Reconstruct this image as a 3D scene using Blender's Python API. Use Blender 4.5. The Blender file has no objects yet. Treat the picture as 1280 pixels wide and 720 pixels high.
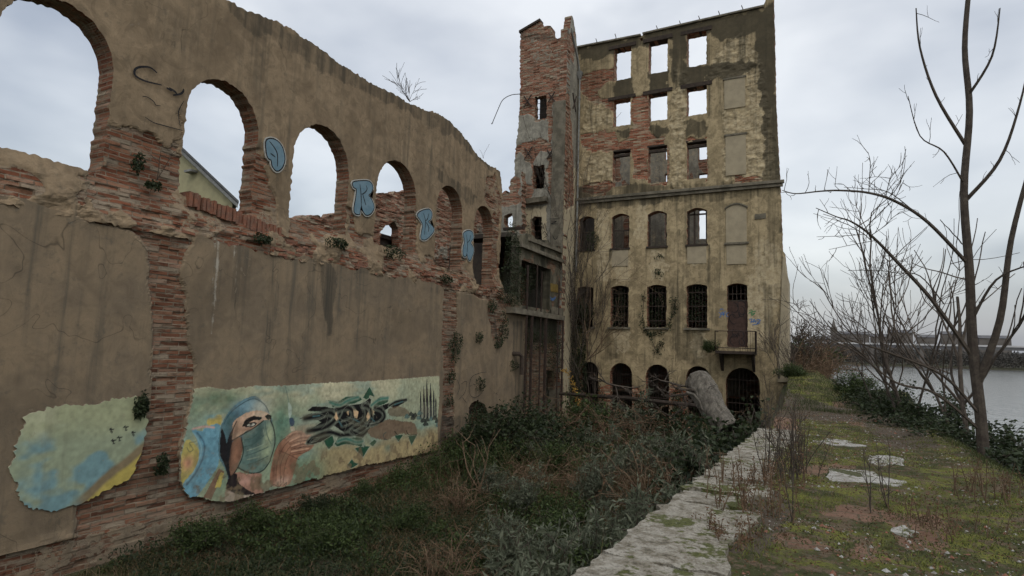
import bpy, bmesh, math, random
import numpy as np
from mathutils import Vector, Matrix
random.seed(7); RNG = np.random.default_rng(11)
C = bpy.context.scene
COL = C.collection
# ------------------------------------------------------------------ camera frame
F = 735.0
def nrm(v):
    v = np.array(v, float); return v/np.linalg.norm(v)
_Y = nrm((372, 86, 735)); _X0 = nrm((1440, -30, -735))
_Z = nrm(np.cross(_X0, _Y))
if _Z[1] > 0: _Z = -_Z
_X = np.cross(_Y, _Z)
if _X[0] < 0: _X = -_X
R3 = np.array([_X, _Y, _Z])
def ray(px, py): return R3 @ np.array([px-640, py-360, F])
def onX(px, py, x): d = ray(px, py); return d*x/d[0]
def onY(px, py, y): d = ray(px, py); return d*y/d[1]
def onZ(px, py, z): d = ray(px, py); return d*z/d[2]
def fx(x):   # photo point -> (Y, Z) on a wall facing +X
    return lambda px, py: tuple(onX(px, py, x)[[1, 2]])
def fy(y):   # photo point -> (X, Z) on a wall facing the river walk
    return lambda px, py: tuple(onY(px, py, y)[[0, 2]])
def mp(f, pts): return [f(*p) for p in pts]
def lin(c):
    c = np.array(c, float)/255.0
    return np.where(c <= 0.04045, c/12.92, ((c+0.055)/1.055)**2.4)

# ------------------------------------------------------------------ tagging
def tag(o, label=None, cat=None, group=None, kind=None):
    if label: o['label'] = label
    if cat: o['category'] = cat
    if group: o['group'] = group
    if kind: o['kind'] = kind
    return o
def empty(name, label, cat, loc=(0, 0, 0), group=None):
    o = bpy.data.objects.new(name, None); COL.objects.link(o); o.location = loc
    o.empty_display_size = .2
    return tag(o, label, cat, group)
def link(name, me, mats, parent=None, loc=None):
    o = bpy.data.objects.new(name, me); COL.objects.link(o)
    for m in (mats if isinstance(mats, (list, tuple)) else [mats]): me.materials.append(m)
    if parent is not None:
        o.parent = parent
        root = parent
        off = Vector((0, 0, 0))
        while root is not None:
            off += root.location; root = root.parent
        o.location = (Vector(loc) if loc is not None else Vector((0, 0, 0))) - off
    elif loc is not None: o.location = loc
    return o

# ------------------------------------------------------------------ noise in numpy
_LAT = RNG.random((256, 256))
def vnoise(u, v):
    u = np.asarray(u, float); v = np.asarray(v, float)
    iu = np.floor(u).astype(int); iv = np.floor(v).astype(int)
    fu = u-iu; fv = v-iv; fu = fu*fu*(3-2*fu); fv = fv*fv*(3-2*fv)
    a = _LAT[iu & 255, iv & 255]; b = _LAT[(iu+1) & 255, iv & 255]
    c = _LAT[iu & 255, (iv+1) & 255]; d = _LAT[(iu+1) & 255, (iv+1) & 255]
    return (a*(1-fu)+b*fu)*(1-fv)+(c*(1-fu)+d*fu)*fv
def fbm(u, v, o=4):
    s = 0; a = .5; t = 0
    for k in range(o):
        s = s+a*vnoise(u*2**k+17*k, v*2**k+31*k); t += a; a *= .5
    return s/t
def inpoly(poly, U, V):
    poly = np.asarray(poly, float); res = np.zeros(U.shape, bool)
    u0, v0 = poly.min(0); u1, v1 = poly.max(0)
    sel = (U >= u0) & (U <= u1) & (V >= v0) & (V <= v1)
    if not sel.any(): return res
    u = U[sel]; v = V[sel]; r = np.zeros(u.shape, bool)
    n = len(poly)
    for i in range(n):
        x1, y1 = poly[i]; x2, y2 = poly[(i+1) % n]
        if y1 == y2: continue
        c = ((y1 > v) != (y2 > v)) & (u < (x2-x1)*(v-y1)/(y2-y1)+x1)
        r ^= c
    res[sel] = r
    return res
def densify(poly, step=.08, jit=0.0, closed=True, seed=0):
    rg = np.random.default_rng(seed)
    out = []; n = len(poly)
    for i in range(n if closed else n-1):
        a = np.array(poly[i], float); b = np.array(poly[(i+1) % n], float)
        L = np.linalg.norm(b-a); k = max(1, int(L/step))
        nn = np.array([-(b-a)[1], (b-a)[0]])/(L+1e-9)
        for j in range(k):
            p = a+(b-a)*j/k
            if jit and (j > 0): p = p+nn*rg.normal()*jit
            out.append(tuple(p))
    if not closed: out.append(tuple(poly[-1]))
    return out
def smooth(poly, n=6, closed=True):
    P = [np.array(p, float) for p in poly]; out = []; m = len(P)
    rng = range(m) if closed else range(m-1)
    for i in rng:
        if closed: p0, p1, p2, p3 = P[i-1], P[i], P[(i+1) % m], P[(i+2) % m]
        else: p0, p1, p2, p3 = P[max(i-1, 0)], P[i], P[i+1], P[min(i+2, m-1)]
        for j in range(n):
            t = j/n
            out.append(tuple(.5*((2*p1)+(-p0+p2)*t+(2*p0-5*p1+4*p2-p3)*t*t+(-p0+3*p1-3*p2+p3)*t**3)))
    if not closed: out.append(tuple(P[-1]))
    return out

# ------------------------------------------------------------------ fast mesh from arrays
def mesh_np(name, verts, faces, uv=None, col=None, colname='mask', smoothf=False, matidx=None):
    verts = np.asarray(verts, np.float32).reshape(-1, 3)
    faces = np.asarray(faces, np.int32); k = faces.shape[1]; nf = faces.shape[0]
    me = bpy.data.meshes.new(name)
    me.vertices.add(len(verts)); me.vertices.foreach_set('co', verts.ravel())
    me.loops.add(nf*k); me.loops.foreach_set('vertex_index', faces.ravel())
    me.polygons.add(nf)
    me.polygons.foreach_set('loop_start', np.arange(0, nf*k, k, dtype=np.int32))
    if matidx is not None: me.polygons.foreach_set('material_index', np.asarray(matidx, np.int32))
    me.update(calc_edges=True)
    if uv is not None:
        l = me.uv_layers.new(name='UVMap'); l.data.foreach_set('uv', np.asarray(uv, np.float32).ravel())
    if col is not None:
        a = me.color_attributes.new(colname, 'FLOAT_COLOR', 'POINT')
        c = np.ones((len(verts), 4), np.float32); c[:, :3] = col; a.data.foreach_set('color', c.ravel())
    me.polygons.foreach_set('use_smooth', np.full(nf, smoothf))
    return me

def brick_relief(u, v, bw=.40, bh=.088, amp=.03):
    u = u+.015; v = v+.006
    r = np.floor(v/bh); ri = r.astype(int); uu = u/bw+.5*(1-(ri & 1)); c = np.floor(uu)
    h = _LAT[(c.astype(int)*7) & 255, (ri*13) & 255]
    lost = (_LAT[(c.astype(int)*11+3) & 255, (ri*5+9) & 255] > .93)
    return -amp*.45*h-lost*.035

def wall(name, fr, outline, holes=(), step=.04, depth=.5, mask=None, relief=None, side=(1, .1, .2), mats=None,
         parent=None, back=True, edge_jit=0.0, hole_jit=0.0, seed=1):
    """fr = (P0, U, V, N). outline/holes in (u, v) metres. mask(u,v)->(n,3); relief(u,v,mask)->n"""
    P0, Uv, Vv, Nv = [np.array(a, float) for a in fr]
    outline = densify(outline, step*2, edge_jit, True, seed)
    holes = [densify(h, step*2, hole_jit, True, seed+5+i) for i, h in enumerate(holes)]
    o = np.array(outline); u0, v0 = o.min(0); u1, v1 = o.max(0)
    nu = int(math.ceil((u1-u0)/step))+1; nv = int(math.ceil((v1-v0)/step))+1
    gu = u0+np.arange(nu+1)*step; gv = v0+np.arange(nv+1)*step
    cu, cv = np.meshgrid(gu[:-1]+step/2, gv[:-1]+step/2, indexing='ij')
    ins = inpoly(outline, cu, cv)
    for h in holes: ins &= ~inpoly(h, cu, cv)
    VU, VV = np.meshgrid(gu, gv, indexing='ij')
    pad = np.zeros((nu+2, nv+2), bool); pad[1:-1, 1:-1] = ins
    cnt = pad[:-1, :-1].astype(int)+pad[1:, :-1]+pad[:-1, 1:]+pad[1:, 1:]
    bnd = (cnt > 0) & (cnt < 4)
    bu = VU[bnd]; bv = VV[bnd]
    best = np.full(bu.shape, 1e9); bx = bu.copy(); by = bv.copy()
    for poly in [outline]+holes:
        p = np.array(poly)
        for i in range(len(p)):
            a = p[i]; d = p[(i+1) % len(p)]-a; L2 = d@d+1e-12
            lo = np.minimum(a, a+d)-step*1.5; hi = np.maximum(a, a+d)+step*1.5
            s = np.nonzero((bu > lo[0]) & (bu < hi[0]) & (bv > lo[1]) & (bv < hi[1]))[0]
            if not len(s): continue
            t = np.clip(((bu[s]-a[0])*d[0]+(bv[s]-a[1])*d[1])/L2, 0, 1)
            qx = a[0]+t*d[0]; qy = a[1]+t*d[1]; dd = (qx-bu[s])**2+(qy-bv[s])**2
            m = dd < best[s]; k = s[m]; best[k] = dd[m]; bx[k] = qx[m]; by[k] = qy[m]
    VU[bnd] = bx; VV[bnd] = by
    use = cnt > 0
    idx = -np.ones(VU.shape, int); idx[use] = np.arange(use.sum())
    u = VU[use]; v = VV[use]
    M = mask(u, v) if mask else np.zeros((len(u), 3))
    nrel = relief(u, v, M) if relief else np.zeros(len(u))
    I, J = np.nonzero(ins)
    f = np.stack([idx[I, J], idx[I+1, J], idx[I+1, J+1], idx[I, J+1]], 1)
    if np.dot(np.cross(Uv, Vv), Nv) < 0: f = f[:, ::-1]
    nF = len(u)
    verts = P0+u[:, None]*Uv+v[:, None]*Vv+nrel[:, None]*Nv
    uvf = np.stack([u[f.ravel()], v[f.ravel()]], 1)
    VL = [verts]; FL = [f]; UL = [uvf]; ML = [M]
    # sides
    E = []
    for (di, dj, a, b, hz) in ((-1, 0, (0, 0), (0, 1), 0), (1, 0, (1, 1), (1, 0), 0), (0, -1, (1, 0), (0, 0), 1), (0, 1, (0, 1), (1, 1), 1)):
        nb = pad[I+1+di, J+1+dj]
        s = ~nb
        i = I[s]; j = J[s]
        E.append((idx[i+a[0], j+a[1]], idx[i+b[0], j+b[1]], np.full(s.sum(), hz)))
    ea = np.concatenate([e[0] for e in E]); eb = np.concatenate([e[1] for e in E]); hz = np.concatenate([e[2] for e in E])
    n = len(ea); base = nF; K = max(2, min(8, int(depth/.07)))
    A = verts[ea]; B = verts[eb]
    ds = np.linspace(0, 1, K+1)
    for k in range(K+1):
        d = depth*ds[k]
        ra = nrel[ea]*(1-ds[k])
        wob = (.02 if (depth > .2 and 0 < k < K) else 0)
        pa = P0+u[ea][:, None]*Uv+v[ea][:, None]*Vv; pb = P0+u[eb][:, None]*Uv+v[eb][:, None]*Vv
        pa = pa+(nrel[ea]*(1-ds[k])-d)[:, None]*Nv; pb = pb+(nrel[eb]*(1-ds[k])-d)[:, None]*Nv
        VL += [pa, pb]; sm = np.tile(np.array(side, float), (n, 1)); ML += [sm, sm]
    for k in range(K):
        a0 = base+k*2*n+np.arange(n); b0 = a0+n; a1 = a0+2*n; b1 = b0+2*n
        q = np.stack([a0, b0, b1, a1], 1)
        if np.dot(np.cross(Uv, Vv), Nv) < 0: q = q[:, ::-1]
        FL.append(q)
        d0 = depth*ds[k]; d1 = depth*ds[k+1]
        def uvof(ix, d):
            return np.where(hz[:, None] == 0, np.stack([np.full(n, d), v[ix]], 1), np.stack([u[ix], np.full(n, d)], 1))
        quad = np.stack([uvof(ea, d0), uvof(eb, d0), uvof(eb, d1), uvof(ea, d1)], 1)
        if np.dot(np.cross(Uv, Vv), Nv) < 0: quad = quad[:, ::-1]
        UL.append(quad.reshape(-1, 2))
    if back:
        nb0 = sum(len(x) for x in VL)
        bvs = P0+u[:, None]*Uv+v[:, None]*Vv-depth*Nv
        VL.append(bvs); ML.append(np.tile(np.array(side, float), (len(u), 1)))
        FL.append(f[:, ::-1]+nb0); UL.append(np.stack([u[f[:, ::-1].ravel()], v[f[:, ::-1].ravel()]], 1))
    me = mesh_np(name, np.concatenate(VL), np.concatenate(FL), np.concatenate(UL), np.concatenate(ML))
    return link(name, me, mats, parent)

# ------------------------------------------------------------------ simple solids (bmesh)
class MB:
    def __init__(s): s.v = []; s.f = []
    def add(s, v, f):
        b = len(s.v); s.v += [tuple(map(float, p)) for p in v]; s.f += [[i+b for i in q] for q in f]; return s
    def box(s, a, b, j=0):
        (x0, y0, z0), (x1, y1, z1) = a, b
        if x0 > x1: x0, x1 = x1, x0
        if y0 > y1: y0, y1 = y1, y0
        if z0 > z1: z0, z1 = z1, z0
        v = [(x0, y0, z0), (x1, y0, z0), (x1, y1, z0), (x0, y1, z0), (x0, y0, z1), (x1, y0, z1), (x1, y1, z1), (x0, y1, z1)]
        if j: v = [tuple(c+random.uniform(-j, j) for c in p) for p in v]
        return s.add(v, [(0, 3, 2, 1), (4, 5, 6, 7), (0, 1, 5, 4), (1, 2, 6, 5), (2, 3, 7, 6), (3, 0, 4, 7)])
    def prism(s, poly, frame, n0, n1):
        """poly (u,v) extruded along N from n0 to n1"""
        P0, U, V, N = [np.array(a, float) for a in frame]
        poly = [np.array(p, float) for p in poly]
        k = len(poly); area = sum(poly[i][0]*poly[(i+1) % k][1]-poly[(i+1) % k][0]*poly[i][1] for i in range(k))
        fl = (area > 0) == (np.dot(np.cross(U, V), N) > 0)
        v = [P0+p[0]*U+p[1]*V+n0*N for p in poly]+[P0+p[0]*U+p[1]*V+n1*N for p in poly]
        f = [list(range(k))[::-1], list(range(k, 2*k))]+[(i, (i+1) % k, (i+1) % k+k, i+k) for i in range(k)]
        if not fl: f = [list(q)[::-1] for q in f]
        return s.add(v, f)
    def tube(s, pts, r, n=6, cap=True):
        pts = [np.array(p, float) for p in pts]
        rs = r if hasattr(r, '__len__') else [r]*len(pts)
        b = len(s.v); prev = None
        for i, p in enumerate(pts):
            t = pts[min(i+1, len(pts)-1)]-pts[max(i-1, 0)]; t = t/(np.linalg.norm(t)+1e-9)
            if prev is None:
                a = np.cross(t, (0, 0, 1) if abs(t[2]) < .9 else (1, 0, 0))
            else: a = prev-t*np.dot(prev, t)
            a = a/(np.linalg.norm(a)+1e-9); prev = a; c = np.cross(t, a)
            for k in range(n):
                g = 2*math.pi*k/n; s.v.append(tuple(p+(a*math.cos(g)+c*math.sin(g))*rs[i]))
        for i in range(len(pts)-1):
            for k in range(n):
                s.f.append([b+i*n+k, b+i*n+(k+1) % n, b+(i+1)*n+(k+1) % n, b+(i+1)*n+k])
        if cap:
            s.f.append([b+k for k in range(n)][::-1]); s.f.append([b+(len(pts)-1)*n+k for k in range(n)])
        return s
    def ribbon(s, pts, w, frame, n0, closed=False):
        P0, U, V, N = [np.array(a, float) for a in frame]
        p = [np.array(q, float) for q in pts]; m = len(p); b = len(s.v)
        for i in range(m):
            t = p[(i+1) % m if closed else min(i+1, m-1)]-p[i-1 if closed else max(i-1, 0)]; t = t/(np.linalg.norm(t)+1e-9)
            q = np.array([-t[1], t[0]])*w/2*(1 if closed else (.55+.45*math.sin(math.pi*i/max(m-1, 1))))
            for sg in (1, -1):
                c = p[i]+q*sg; s.v.append(tuple(P0+c[0]*U+c[1]*V+(n0+i*2e-5)*N))
        for i in range(m if closed else m-1):
            k = (i+1) % m
            s.f.append([b+2*i, b+2*i+1, b+2*k+1, b+2*k])
        return s
    def build(s, name, m, parent=None, bevel=0, smoothf=False):
        me = bpy.data.meshes.new(name); me.from_pydata(s.v, [], s.f); me.update()
        if bevel:
            bm = bmesh.new(); bm.from_mesh(me)
            bmesh.ops.bevel(bm, geom=list(bm.edges), offset=bevel, segments=1, affect='EDGES'); bm.to_mesh(me); bm.free()
        if smoothf: me.polygons.foreach_set('use_smooth', [True]*len(me.polygons))
        return link(name, me, m, parent)

# ------------------------------------------------------------------ materials
def newmat(name):
    m = bpy.data.materials.new(name); m.use_nodes = True; nt = m.node_tree
    b = nt.nodes['Principled BSDF']; b.inputs['Roughness'].default_value = .9
    b.inputs['Specular IOR Level'].default_value = .25
    return m, nt, b
class NT:
    def __init__(s, nt): s.nt = nt
    def n(s, t, **k):
        x = s.nt.nodes.new(t)
        for a, b in k.items():
            if hasattr(x, a): setattr(x, a, b)
            else: x.inputs[a].default_value = b
        return x
    def l(s, a, b): s.nt.links.new(a, b)
    def noise(s, vec, scale, detail=5, rough=.6, dist=0):
        x = s.n('ShaderNodeTexNoise'); x.inputs['Scale'].default_value = scale; x.inputs['Detail'].default_value = min(detail, 4)
        x.inputs['Roughness'].default_value = rough; x.inputs['Distortion'].default_value = dist
        if vec is not None: s.l(vec, x.inputs['Vector'])
        return x.outputs['Fac']
    def rng(s, v, a, b, c=0, d=1, smooth=True):
        x = s.n('ShaderNodeMapRange'); x.interpolation_type = 'SMOOTHSTEP' if smooth else 'LINEAR'
        for i, q in zip((1, 2, 3, 4), (a, b, c, d)): x.inputs[i].default_value = q
        s.l(v, x.inputs[0]); return x.outputs[0]
    def math(s, op, a, b=None, c=None):
        x = s.n('ShaderNodeMath'); x.operation = op
        for i, q in enumerate((a, b, c)):
            if q is None: continue
            if isinstance(q, (int, float)): x.inputs[i].default_value = q
            else: s.l(q, x.inputs[i])
        return x.outputs[0]
    def mix(s, f, a, b, typ='MIX'):
        x = s.n('ShaderNodeMix'); x.data_type = 'RGBA'; x.blend_type = typ
        ia, ib = x.inputs[6], x.inputs[7]
        for q, i in ((f, x.inputs[0]), (a, ia), (b, ib)):
            if isinstance(q, (int, float)): i.default_value = q
            elif isinstance(q, (tuple, list, np.ndarray)): i.default_value = (*q[:3], 1)
            else: s.l(q, i)
        return x.outputs[2]
    def ramp(s, v, stops):
        x = s.n('ShaderNodeValToRGB'); e = x.color_ramp.elements
        while len(e) < len(stops): e.new(.5)
        for q, (p, c) in zip(e, stops): q.position = p; q.color = (*c, 1) if len(c) == 3 else c
        s.l(v, x.inputs[0]); return x.outputs[0]
    def mapping(s, vec, scale):
        x = s.n('ShaderNodeMapping'); x.inputs['Scale'].default_value = scale; s.l(vec, x.inputs['Vector']); return x.outputs[0]
    def bump(s, h, strength, dist, normal=None):
        x = s.n('ShaderNodeBump'); x.inputs['Strength'].default_value = strength; x.inputs['Distance'].default_value = dist
        s.l(h, x.inputs['Height'])
        if normal is not None: s.l(normal, x.inputs['Normal'])
        return x.outputs[0]

def wall_mat(name, plA, plB, dirt, light, brA, brB, mort, bw=.40, bh=.088, lump=0.3, patch=1.3, mott=.4):
    m, nt, b = newmat(name); k = NT(nt)
    tc = k.n('ShaderNodeTexCoord'); ob = tc.outputs['Object']; uv = tc.outputs['UV']
    at = k.n('ShaderNodeAttribute'); at.attribute_name = 'mask'
    sep = k.n('ShaderNodeSeparateColor'); k.l(at.outputs['Color'], sep.inputs[0])
    Rr, G, B = sep.outputs
    n1 = k.noise(ob, patch, 8, .65); n2 = k.noise(ob, 5, 8, .7); n3 = k.noise(ob, 38, 4, .7); n0 = k.noise(ob, .35, 5, .6, .5)
    st = k.noise(k.mapping(ob, (4.5, 4.5, .22)), 1.0, 6, .65)
    # brick
    dn = k.n('ShaderNodeTexNoise'); dn.inputs['Scale'].default_value = 2.2; dn.inputs['Detail'].default_value = 0; k.l(ob, dn.inputs['Vector'])
    va = k.n('ShaderNodeVectorMath'); va.operation = 'MULTIPLY_ADD'; k.l(dn.outputs['Color'], va.inputs[0]); va.inputs[1].default_value = (.03, .012, 0); k.l(uv, va.inputs[2])
    br = k.n('ShaderNodeTexBrick'); k.l(va.outputs[0], br.inputs['Vector'])
    br.inputs['Scale'].default_value = 1; br.inputs['Brick Width'].default_value = bw; br.inputs['Row Height'].default_value = bh
    br.inputs['Mortar Size'].default_value = .013; br.inputs['Mortar Smooth'].default_value = .3; br.inputs['Bias'].default_value = .1
    br.inputs['Color1'].default_value = (0, 0, 0, 1); br.inputs['Color2'].default_value = (1, 1, 1, 1); br.inputs['Mortar'].default_value = (.5, .5, .5, 1)
    bc = k.ramp(br.outputs['Color'], [(0, np.array(brA)*.3), (.28, np.array(brA)*.8), (.5, brA), (.75, brB), (.92, np.array(brB)*np.array((1.1, 1.25, 1.4))), (1, np.array(mort)*1.1)])
    nb = k.noise(k.mapping(uv, (1.0, 4.5, 1)), 1.7, 6, .7)
    bc = k.mix(k.rng(nb, .50, .62, 0, .85), bc, np.array(mort)*.85)
    bc = k.mix(k.rng(n1, .50, .68, 0, .45), bc, np.array(mort)*.55)
    bc = k.mix(k.rng(nb, .42, .33, 0, .85), bc, np.array(brA)*.18)
    bc = k.mix(k.rng(n2, .5, .75, 0, .6), bc, np.array(brA)*.3)
    mo = k.mix(k.rng(n2, .35, .65), np.array(mort)*.55, mort)
    bc = k.mix(k.math('MULTIPLY', br.outputs['Fac'], .9), bc, mo)
    # plaster
    pc = k.mix(k.rng(n1, .36, .62), plA, plB); nm = k.noise(ob, 2.9, 9, .75, 1.0); pc = k.mix(k.rng(nm, .5, .64, 0, mott), pc, np.array(plB)*.55); pc = k.mix(k.rng(nm, .48, .36, 0, mott*.9), pc, np.array(plA)*1.3)
    pc = k.mix(k.math('MULTIPLY', k.rng(st, .48, .72), k.rng(n0, .35, .62, .15, .75)), pc, dirt)
    pc = k.mix(k.rng(n3, .5, .8, 0, .45), pc, np.array(plA)*.55)
    pc = k.mix(k.rng(n2, .56, .70, 0, .5), pc, np.array(dirt)*1.1)
    nc = k.noise(ob, .6, 3, .5, .4); crk = k.rng(k.math('ABSOLUTE', k.math('SUBTRACT', nc, .5)), 0, .004, 1, 0)
    crk = k.math('MULTIPLY', crk, k.rng(n0, .42, .55)); pc = k.mix(k.math('MULTIPLY', crk, .55), pc, np.array(dirt)*.35)
    nd = k.noise(k.mapping(ob, (1, 1, .6)), .42, 5, .7, .8); pc = k.mix(k.rng(nd, .52, .62, 0, .42), pc, np.array(plB)*.62); pc = k.mix(k.rng(nd, .40, .34, 0, .35), pc, np.array(plA)*1.22)
    pc = k.mix(k.rng(nm, .70, .715, 0, .8), pc, np.array(mort)*.9)
    lt = k.rng(k.math('ADD', B, k.math('MULTIPLY', k.math('SUBTRACT', n2, .5), 1.1)), .36, .74)
    pc = k.mix(k.math('MULTIPLY', lt, .8), pc, light)
    mk = k.rng(k.math('ADD', Rr, k.math('MULTIPLY', k.math('SUBTRACT', n2, .5), .9)), .46, .54)
    rim = k.math('MULTIPLY', k.rng(k.math('ADD', Rr, k.math('MULTIPLY', k.math('SUBTRACT', n2, .5), .9)), .36, .46), k.math('SUBTRACT', 1, mk))
    pc = k.mix(k.math('MULTIPLY', rim, .45), pc, np.array(mort)*1.05)
    c = k.mix(mk, pc, bc)
    dm = k.rng(k.math('ADD', G, k.math('MULTIPLY', k.math('SUBTRACT', st, .5), .9)), .2, .75, 0, .88)
    c = k.mix(dm, c, k.mix(n3, np.array(dirt)*.45, np.array(dirt)*.8))
    k.l(c, b.inputs['Base Color'])
    h = k.math('ADD', k.math('MULTIPLY', k.math('SUBTRACT', 1, br.outputs['Fac']), k.math('MULTIPLY', mk, .62)),
               k.math('MULTIPLY', k.math('SUBTRACT', 1, mk), .9))
    h = k.math('ADD', h, k.math('MULTIPLY', n2, lump)); h = k.math('ADD', h, k.math('MULTIPLY', n3, .22))
    k.l(k.bump(h, .8, .03), b.inputs['Normal'])
    b.inputs['Roughness'].default_value = .93
    return m

def noisy(name, cA, cB, scale=4, rough=.9, bump=.3, dist=.01, cC=None, stretch=(1, 1, 1), spec=.25, metal=0):
    m, nt, b = newmat(name); k = NT(nt)
    tc = k.n('ShaderNodeTexCoord'); ob = k.mapping(tc.outputs['Object'], stretch)
    a = k.noise(ob, scale, 7, .65); c2 = k.noise(ob, scale*7, 4, .7)
    c = k.mix(k.rng(a, .35, .65), cA, cB)
    if cC is not None: c = k.mix(k.rng(c2, .52, .7), c, cC)
    k.l(c, b.inputs['Base Color']); k.l(k.bump(k.math('ADD', a, k.math('MULTIPLY', c2, .5)), bump, dist), b.inputs['Normal'])
    b.inputs['Roughness'].default_value = rough; b.inputs['Specular IOR Level'].default_value = spec; b.inputs['Metallic'].default_value = metal
    return m
def plain(name, c, rough=.9):
    m, nt, b = newmat(name); b.inputs['Base Color'].default_value = (*c, 1); b.inputs['Roughness'].default_value = rough
    k = NT(nt); tc = k.n('ShaderNodeTexCoord'); a = k.noise(tc.outputs['Object'], 9, 5)
    k.l(k.mix(k.rng(a, .3, .7), np.array(c)*.75, np.array(c)*1.15), b.inputs['Base Color'])
    return m
def leafmat(name, cA, cB, trans=.25, scale=3, rough=.6):
    m, nt, b = newmat(name); k = NT(nt)
    g = k.n('ShaderNodeNewGeometry'); r = g.outputs['Random Per Island']
    tc = k.n('ShaderNodeTexCoord'); a = k.noise(tc.outputs['Object'], scale, 3)
    f = k.math('ADD', k.math('MULTIPLY', r, .65), k.math('MULTIPLY', a, .5))
    c = k.mix(k.rng(f, .2, .95, 0, 1, False), cA, cB); k.l(c, b.inputs['Base Color'])
    b.inputs['Roughness'].default_value = rough
    t = k.n('ShaderNodeBsdfTranslucent'); k.l(c, t.inputs['Color'])
    mx = k.n('ShaderNodeMixShader'); mx.inputs[0].default_value = trans
    k.l(b.outputs[0], mx.inputs[1]); k.l(t.outputs[0], mx.inputs[2]); k.l(mx.outputs[0], nt.nodes['Material Output'].inputs['Surface'])
    return m
def attr_mat(name, colname='paint', rough=.85):
    m, nt, b = newmat(name); k = NT(nt)
    at = k.n('ShaderNodeAttribute'); at.attribute_name = colname
    tc = k.n('ShaderNodeTexCoord'); ob = tc.outputs['Object']
    n2 = k.noise(ob, 5, 8, .7); n3 = k.noise(ob, 60, 4, .7); st = k.noise(k.mapping(ob, (5, 5, .4)), 1, 5)
    c = k.mix(k.rng(n3, .5, .75, 0, .15), at.outputs['Color'], (.10, .085, .06))
    c = k.mix(k.rng(st, .5, .75, 0, .25), c, (.10, .085, .06))
    c = k.mix(k.rng(n2, .64, .72, 0, .4), c, (.30, .25, .18))
    k.l(c, b.inputs['Base Color']); k.l(k.bump(k.math('ADD', n2, k.math('MULTIPLY', n3, .5)), .35, .008), b.inputs['Normal'])
    b.inputs['Roughness'].default_value = rough
    return m

M = {}
M['arcade'] = wall_mat('brown_render_over_brick', (.275, .205, .128), (.215, .16, .10), (.10, .085, .06), (.38, .33, .24), (.19, .07, .036), (.235, .115, .066), (.235, .19, .135), patch=1.0, mott=.45)
M['lower'] = wall_mat('smooth_brown_render', (.245, .185, .118), (.19, .148, .10), (.095, .085, .065), (.42, .39, .32), (.175, .075, .042), (.225, .12, .072), (.235, .19, .135), patch=.8, lump=.2, mott=.3)
M['facade'] = wall_mat('ochre_render', (.40, .32, .19), (.27, .215, .125), (.075, .065, .042), (.52, .44, .29), (.26, .078, .04), (.34, .125, .07), (.34, .28, .19), lump=.5, mott=.55)
M['tower'] = wall_mat('tower_masonry', (.29, .275, .225), (.20, .19, .155), (.10, .09, .07), (.48, .41, .27), (.22, .08, .045), (.29, .125, .075), (.30, .25, .18), lump=.4, mott=.5)
M['annex'] = wall_mat('grey_concrete', (.18, .16, .115), (.11, .10, .07), (.04, .04, .027), (.4, .36, .27), (.2, .1, .06), (.25, .14, .085), (.20, .17, .12))
M['panel'] = noisy('pale_infill_render', (.35, .30, .205), (.28, .24, .165), 2, cC=(.30, .26, .18))
M['inner'] = noisy('shade_darkened_inner_masonry', (.07, .058, .046), (.04, .035, .03), 2, cC=(.06, .035, .025))  # interior shade put into the base colour, darkened so openings read near black
M['wood'] = noisy('dark_timber', (.035, .028, .022), (.06, .045, .035), 6, cC=(.02, .016, .013))
M['steel'] = noisy('rusted_steel', (.032, .024, .02), (.055, .036, .027), 8, rough=.7, cC=(.03, .025, .022))
M['conc'] = noisy('weathered_concrete', (.18, .16, .12), (.09, .082, .06), 2.5, cC=(.12, .105, .075))
M['zinc'] = noisy('grey_zinc', (.25, .26, .25), (.17, .17, .16), 5, rough=.6, cC=(.12, .11, .09))
M['black'] = plain('black_spray_paint', (.018, .018, .02))
M['blue'] = noisy('blue_grey_spray_paint', (.17, .26, .31), (.125, .21, .26), 5, cC=(.15, .23, .27), bump=.1)
M['halo'] = plain('pale_spray_paint', (.42, .42, .38))
M['greenp'] = plain('green_spray_paint', (.10, .22, .10)); M['bluep'] = plain('blue_spray_paint', (.07, .16, .36))
M['redp'] = plain('dull_red_paint', (.062, .038, .03))
M['bark'] = noisy('dark_bark', (.05, .04, .032), (.085, .07, .055), 9, cC=(.03, .025, .02))
M['twig'] = noisy('grey_twigs', (.06, .048, .04), (.10, .08, .062), 3)
M['drytwig'] = noisy('brown_dry_stems', (.09, .06, .038), (.17, .12, .075), 3)
M['log'] = noisy('bleached_log', (.21, .19, .155), (.11, .098, .08), 1.6, cC=(.05, .043, .035), stretch=(5, 5, 1.1), bump=1.0, dist=.09)
M['leaf'] = leafmat('green_leaves', (.022, .036, .013), (.07, .10, .03))
M['leafd'] = leafmat('dark_ivy_leaves', (.014, .022, .010), (.045, .062, .026))
M['leafs'] = leafmat('silver_green_leaves', (.05, .062, .036), (.19, .21, .145))
M['leafb'] = leafmat('brown_dead_leaves', (.075, .04, .024), (.17, .10, .055))
M['leafy'] = leafmat('yellow_leaves', (.35, .20, .05), (.55, .36, .08))
M['grass'] = leafmat('rough_grass', (.03, .045, .015), (.10, .11, .04), .3)
M['straw'] = leafmat('dry_grass', (.07, .045, .026), (.22, .155, .085), .3)

# ------------------------------------------------------------------ camera
cam = bpy.data.cameras.new('camera'); co = bpy.data.objects.new('camera', cam); COL.objects.link(co)
cam.sensor_width = 36; cam.lens = F/1280*36; cam.clip_start = .05; cam.clip_end = 6000
Rm = Matrix(((R3[0][0], -R3[0][1], -R3[0][2]), (R3[1][0], -R3[1][1], -R3[1][2]), (R3[2][0], -R3[2][1], -R3[2][2])))
co.matrix_world = Rm.to_4x4(); C.camera = co

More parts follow.
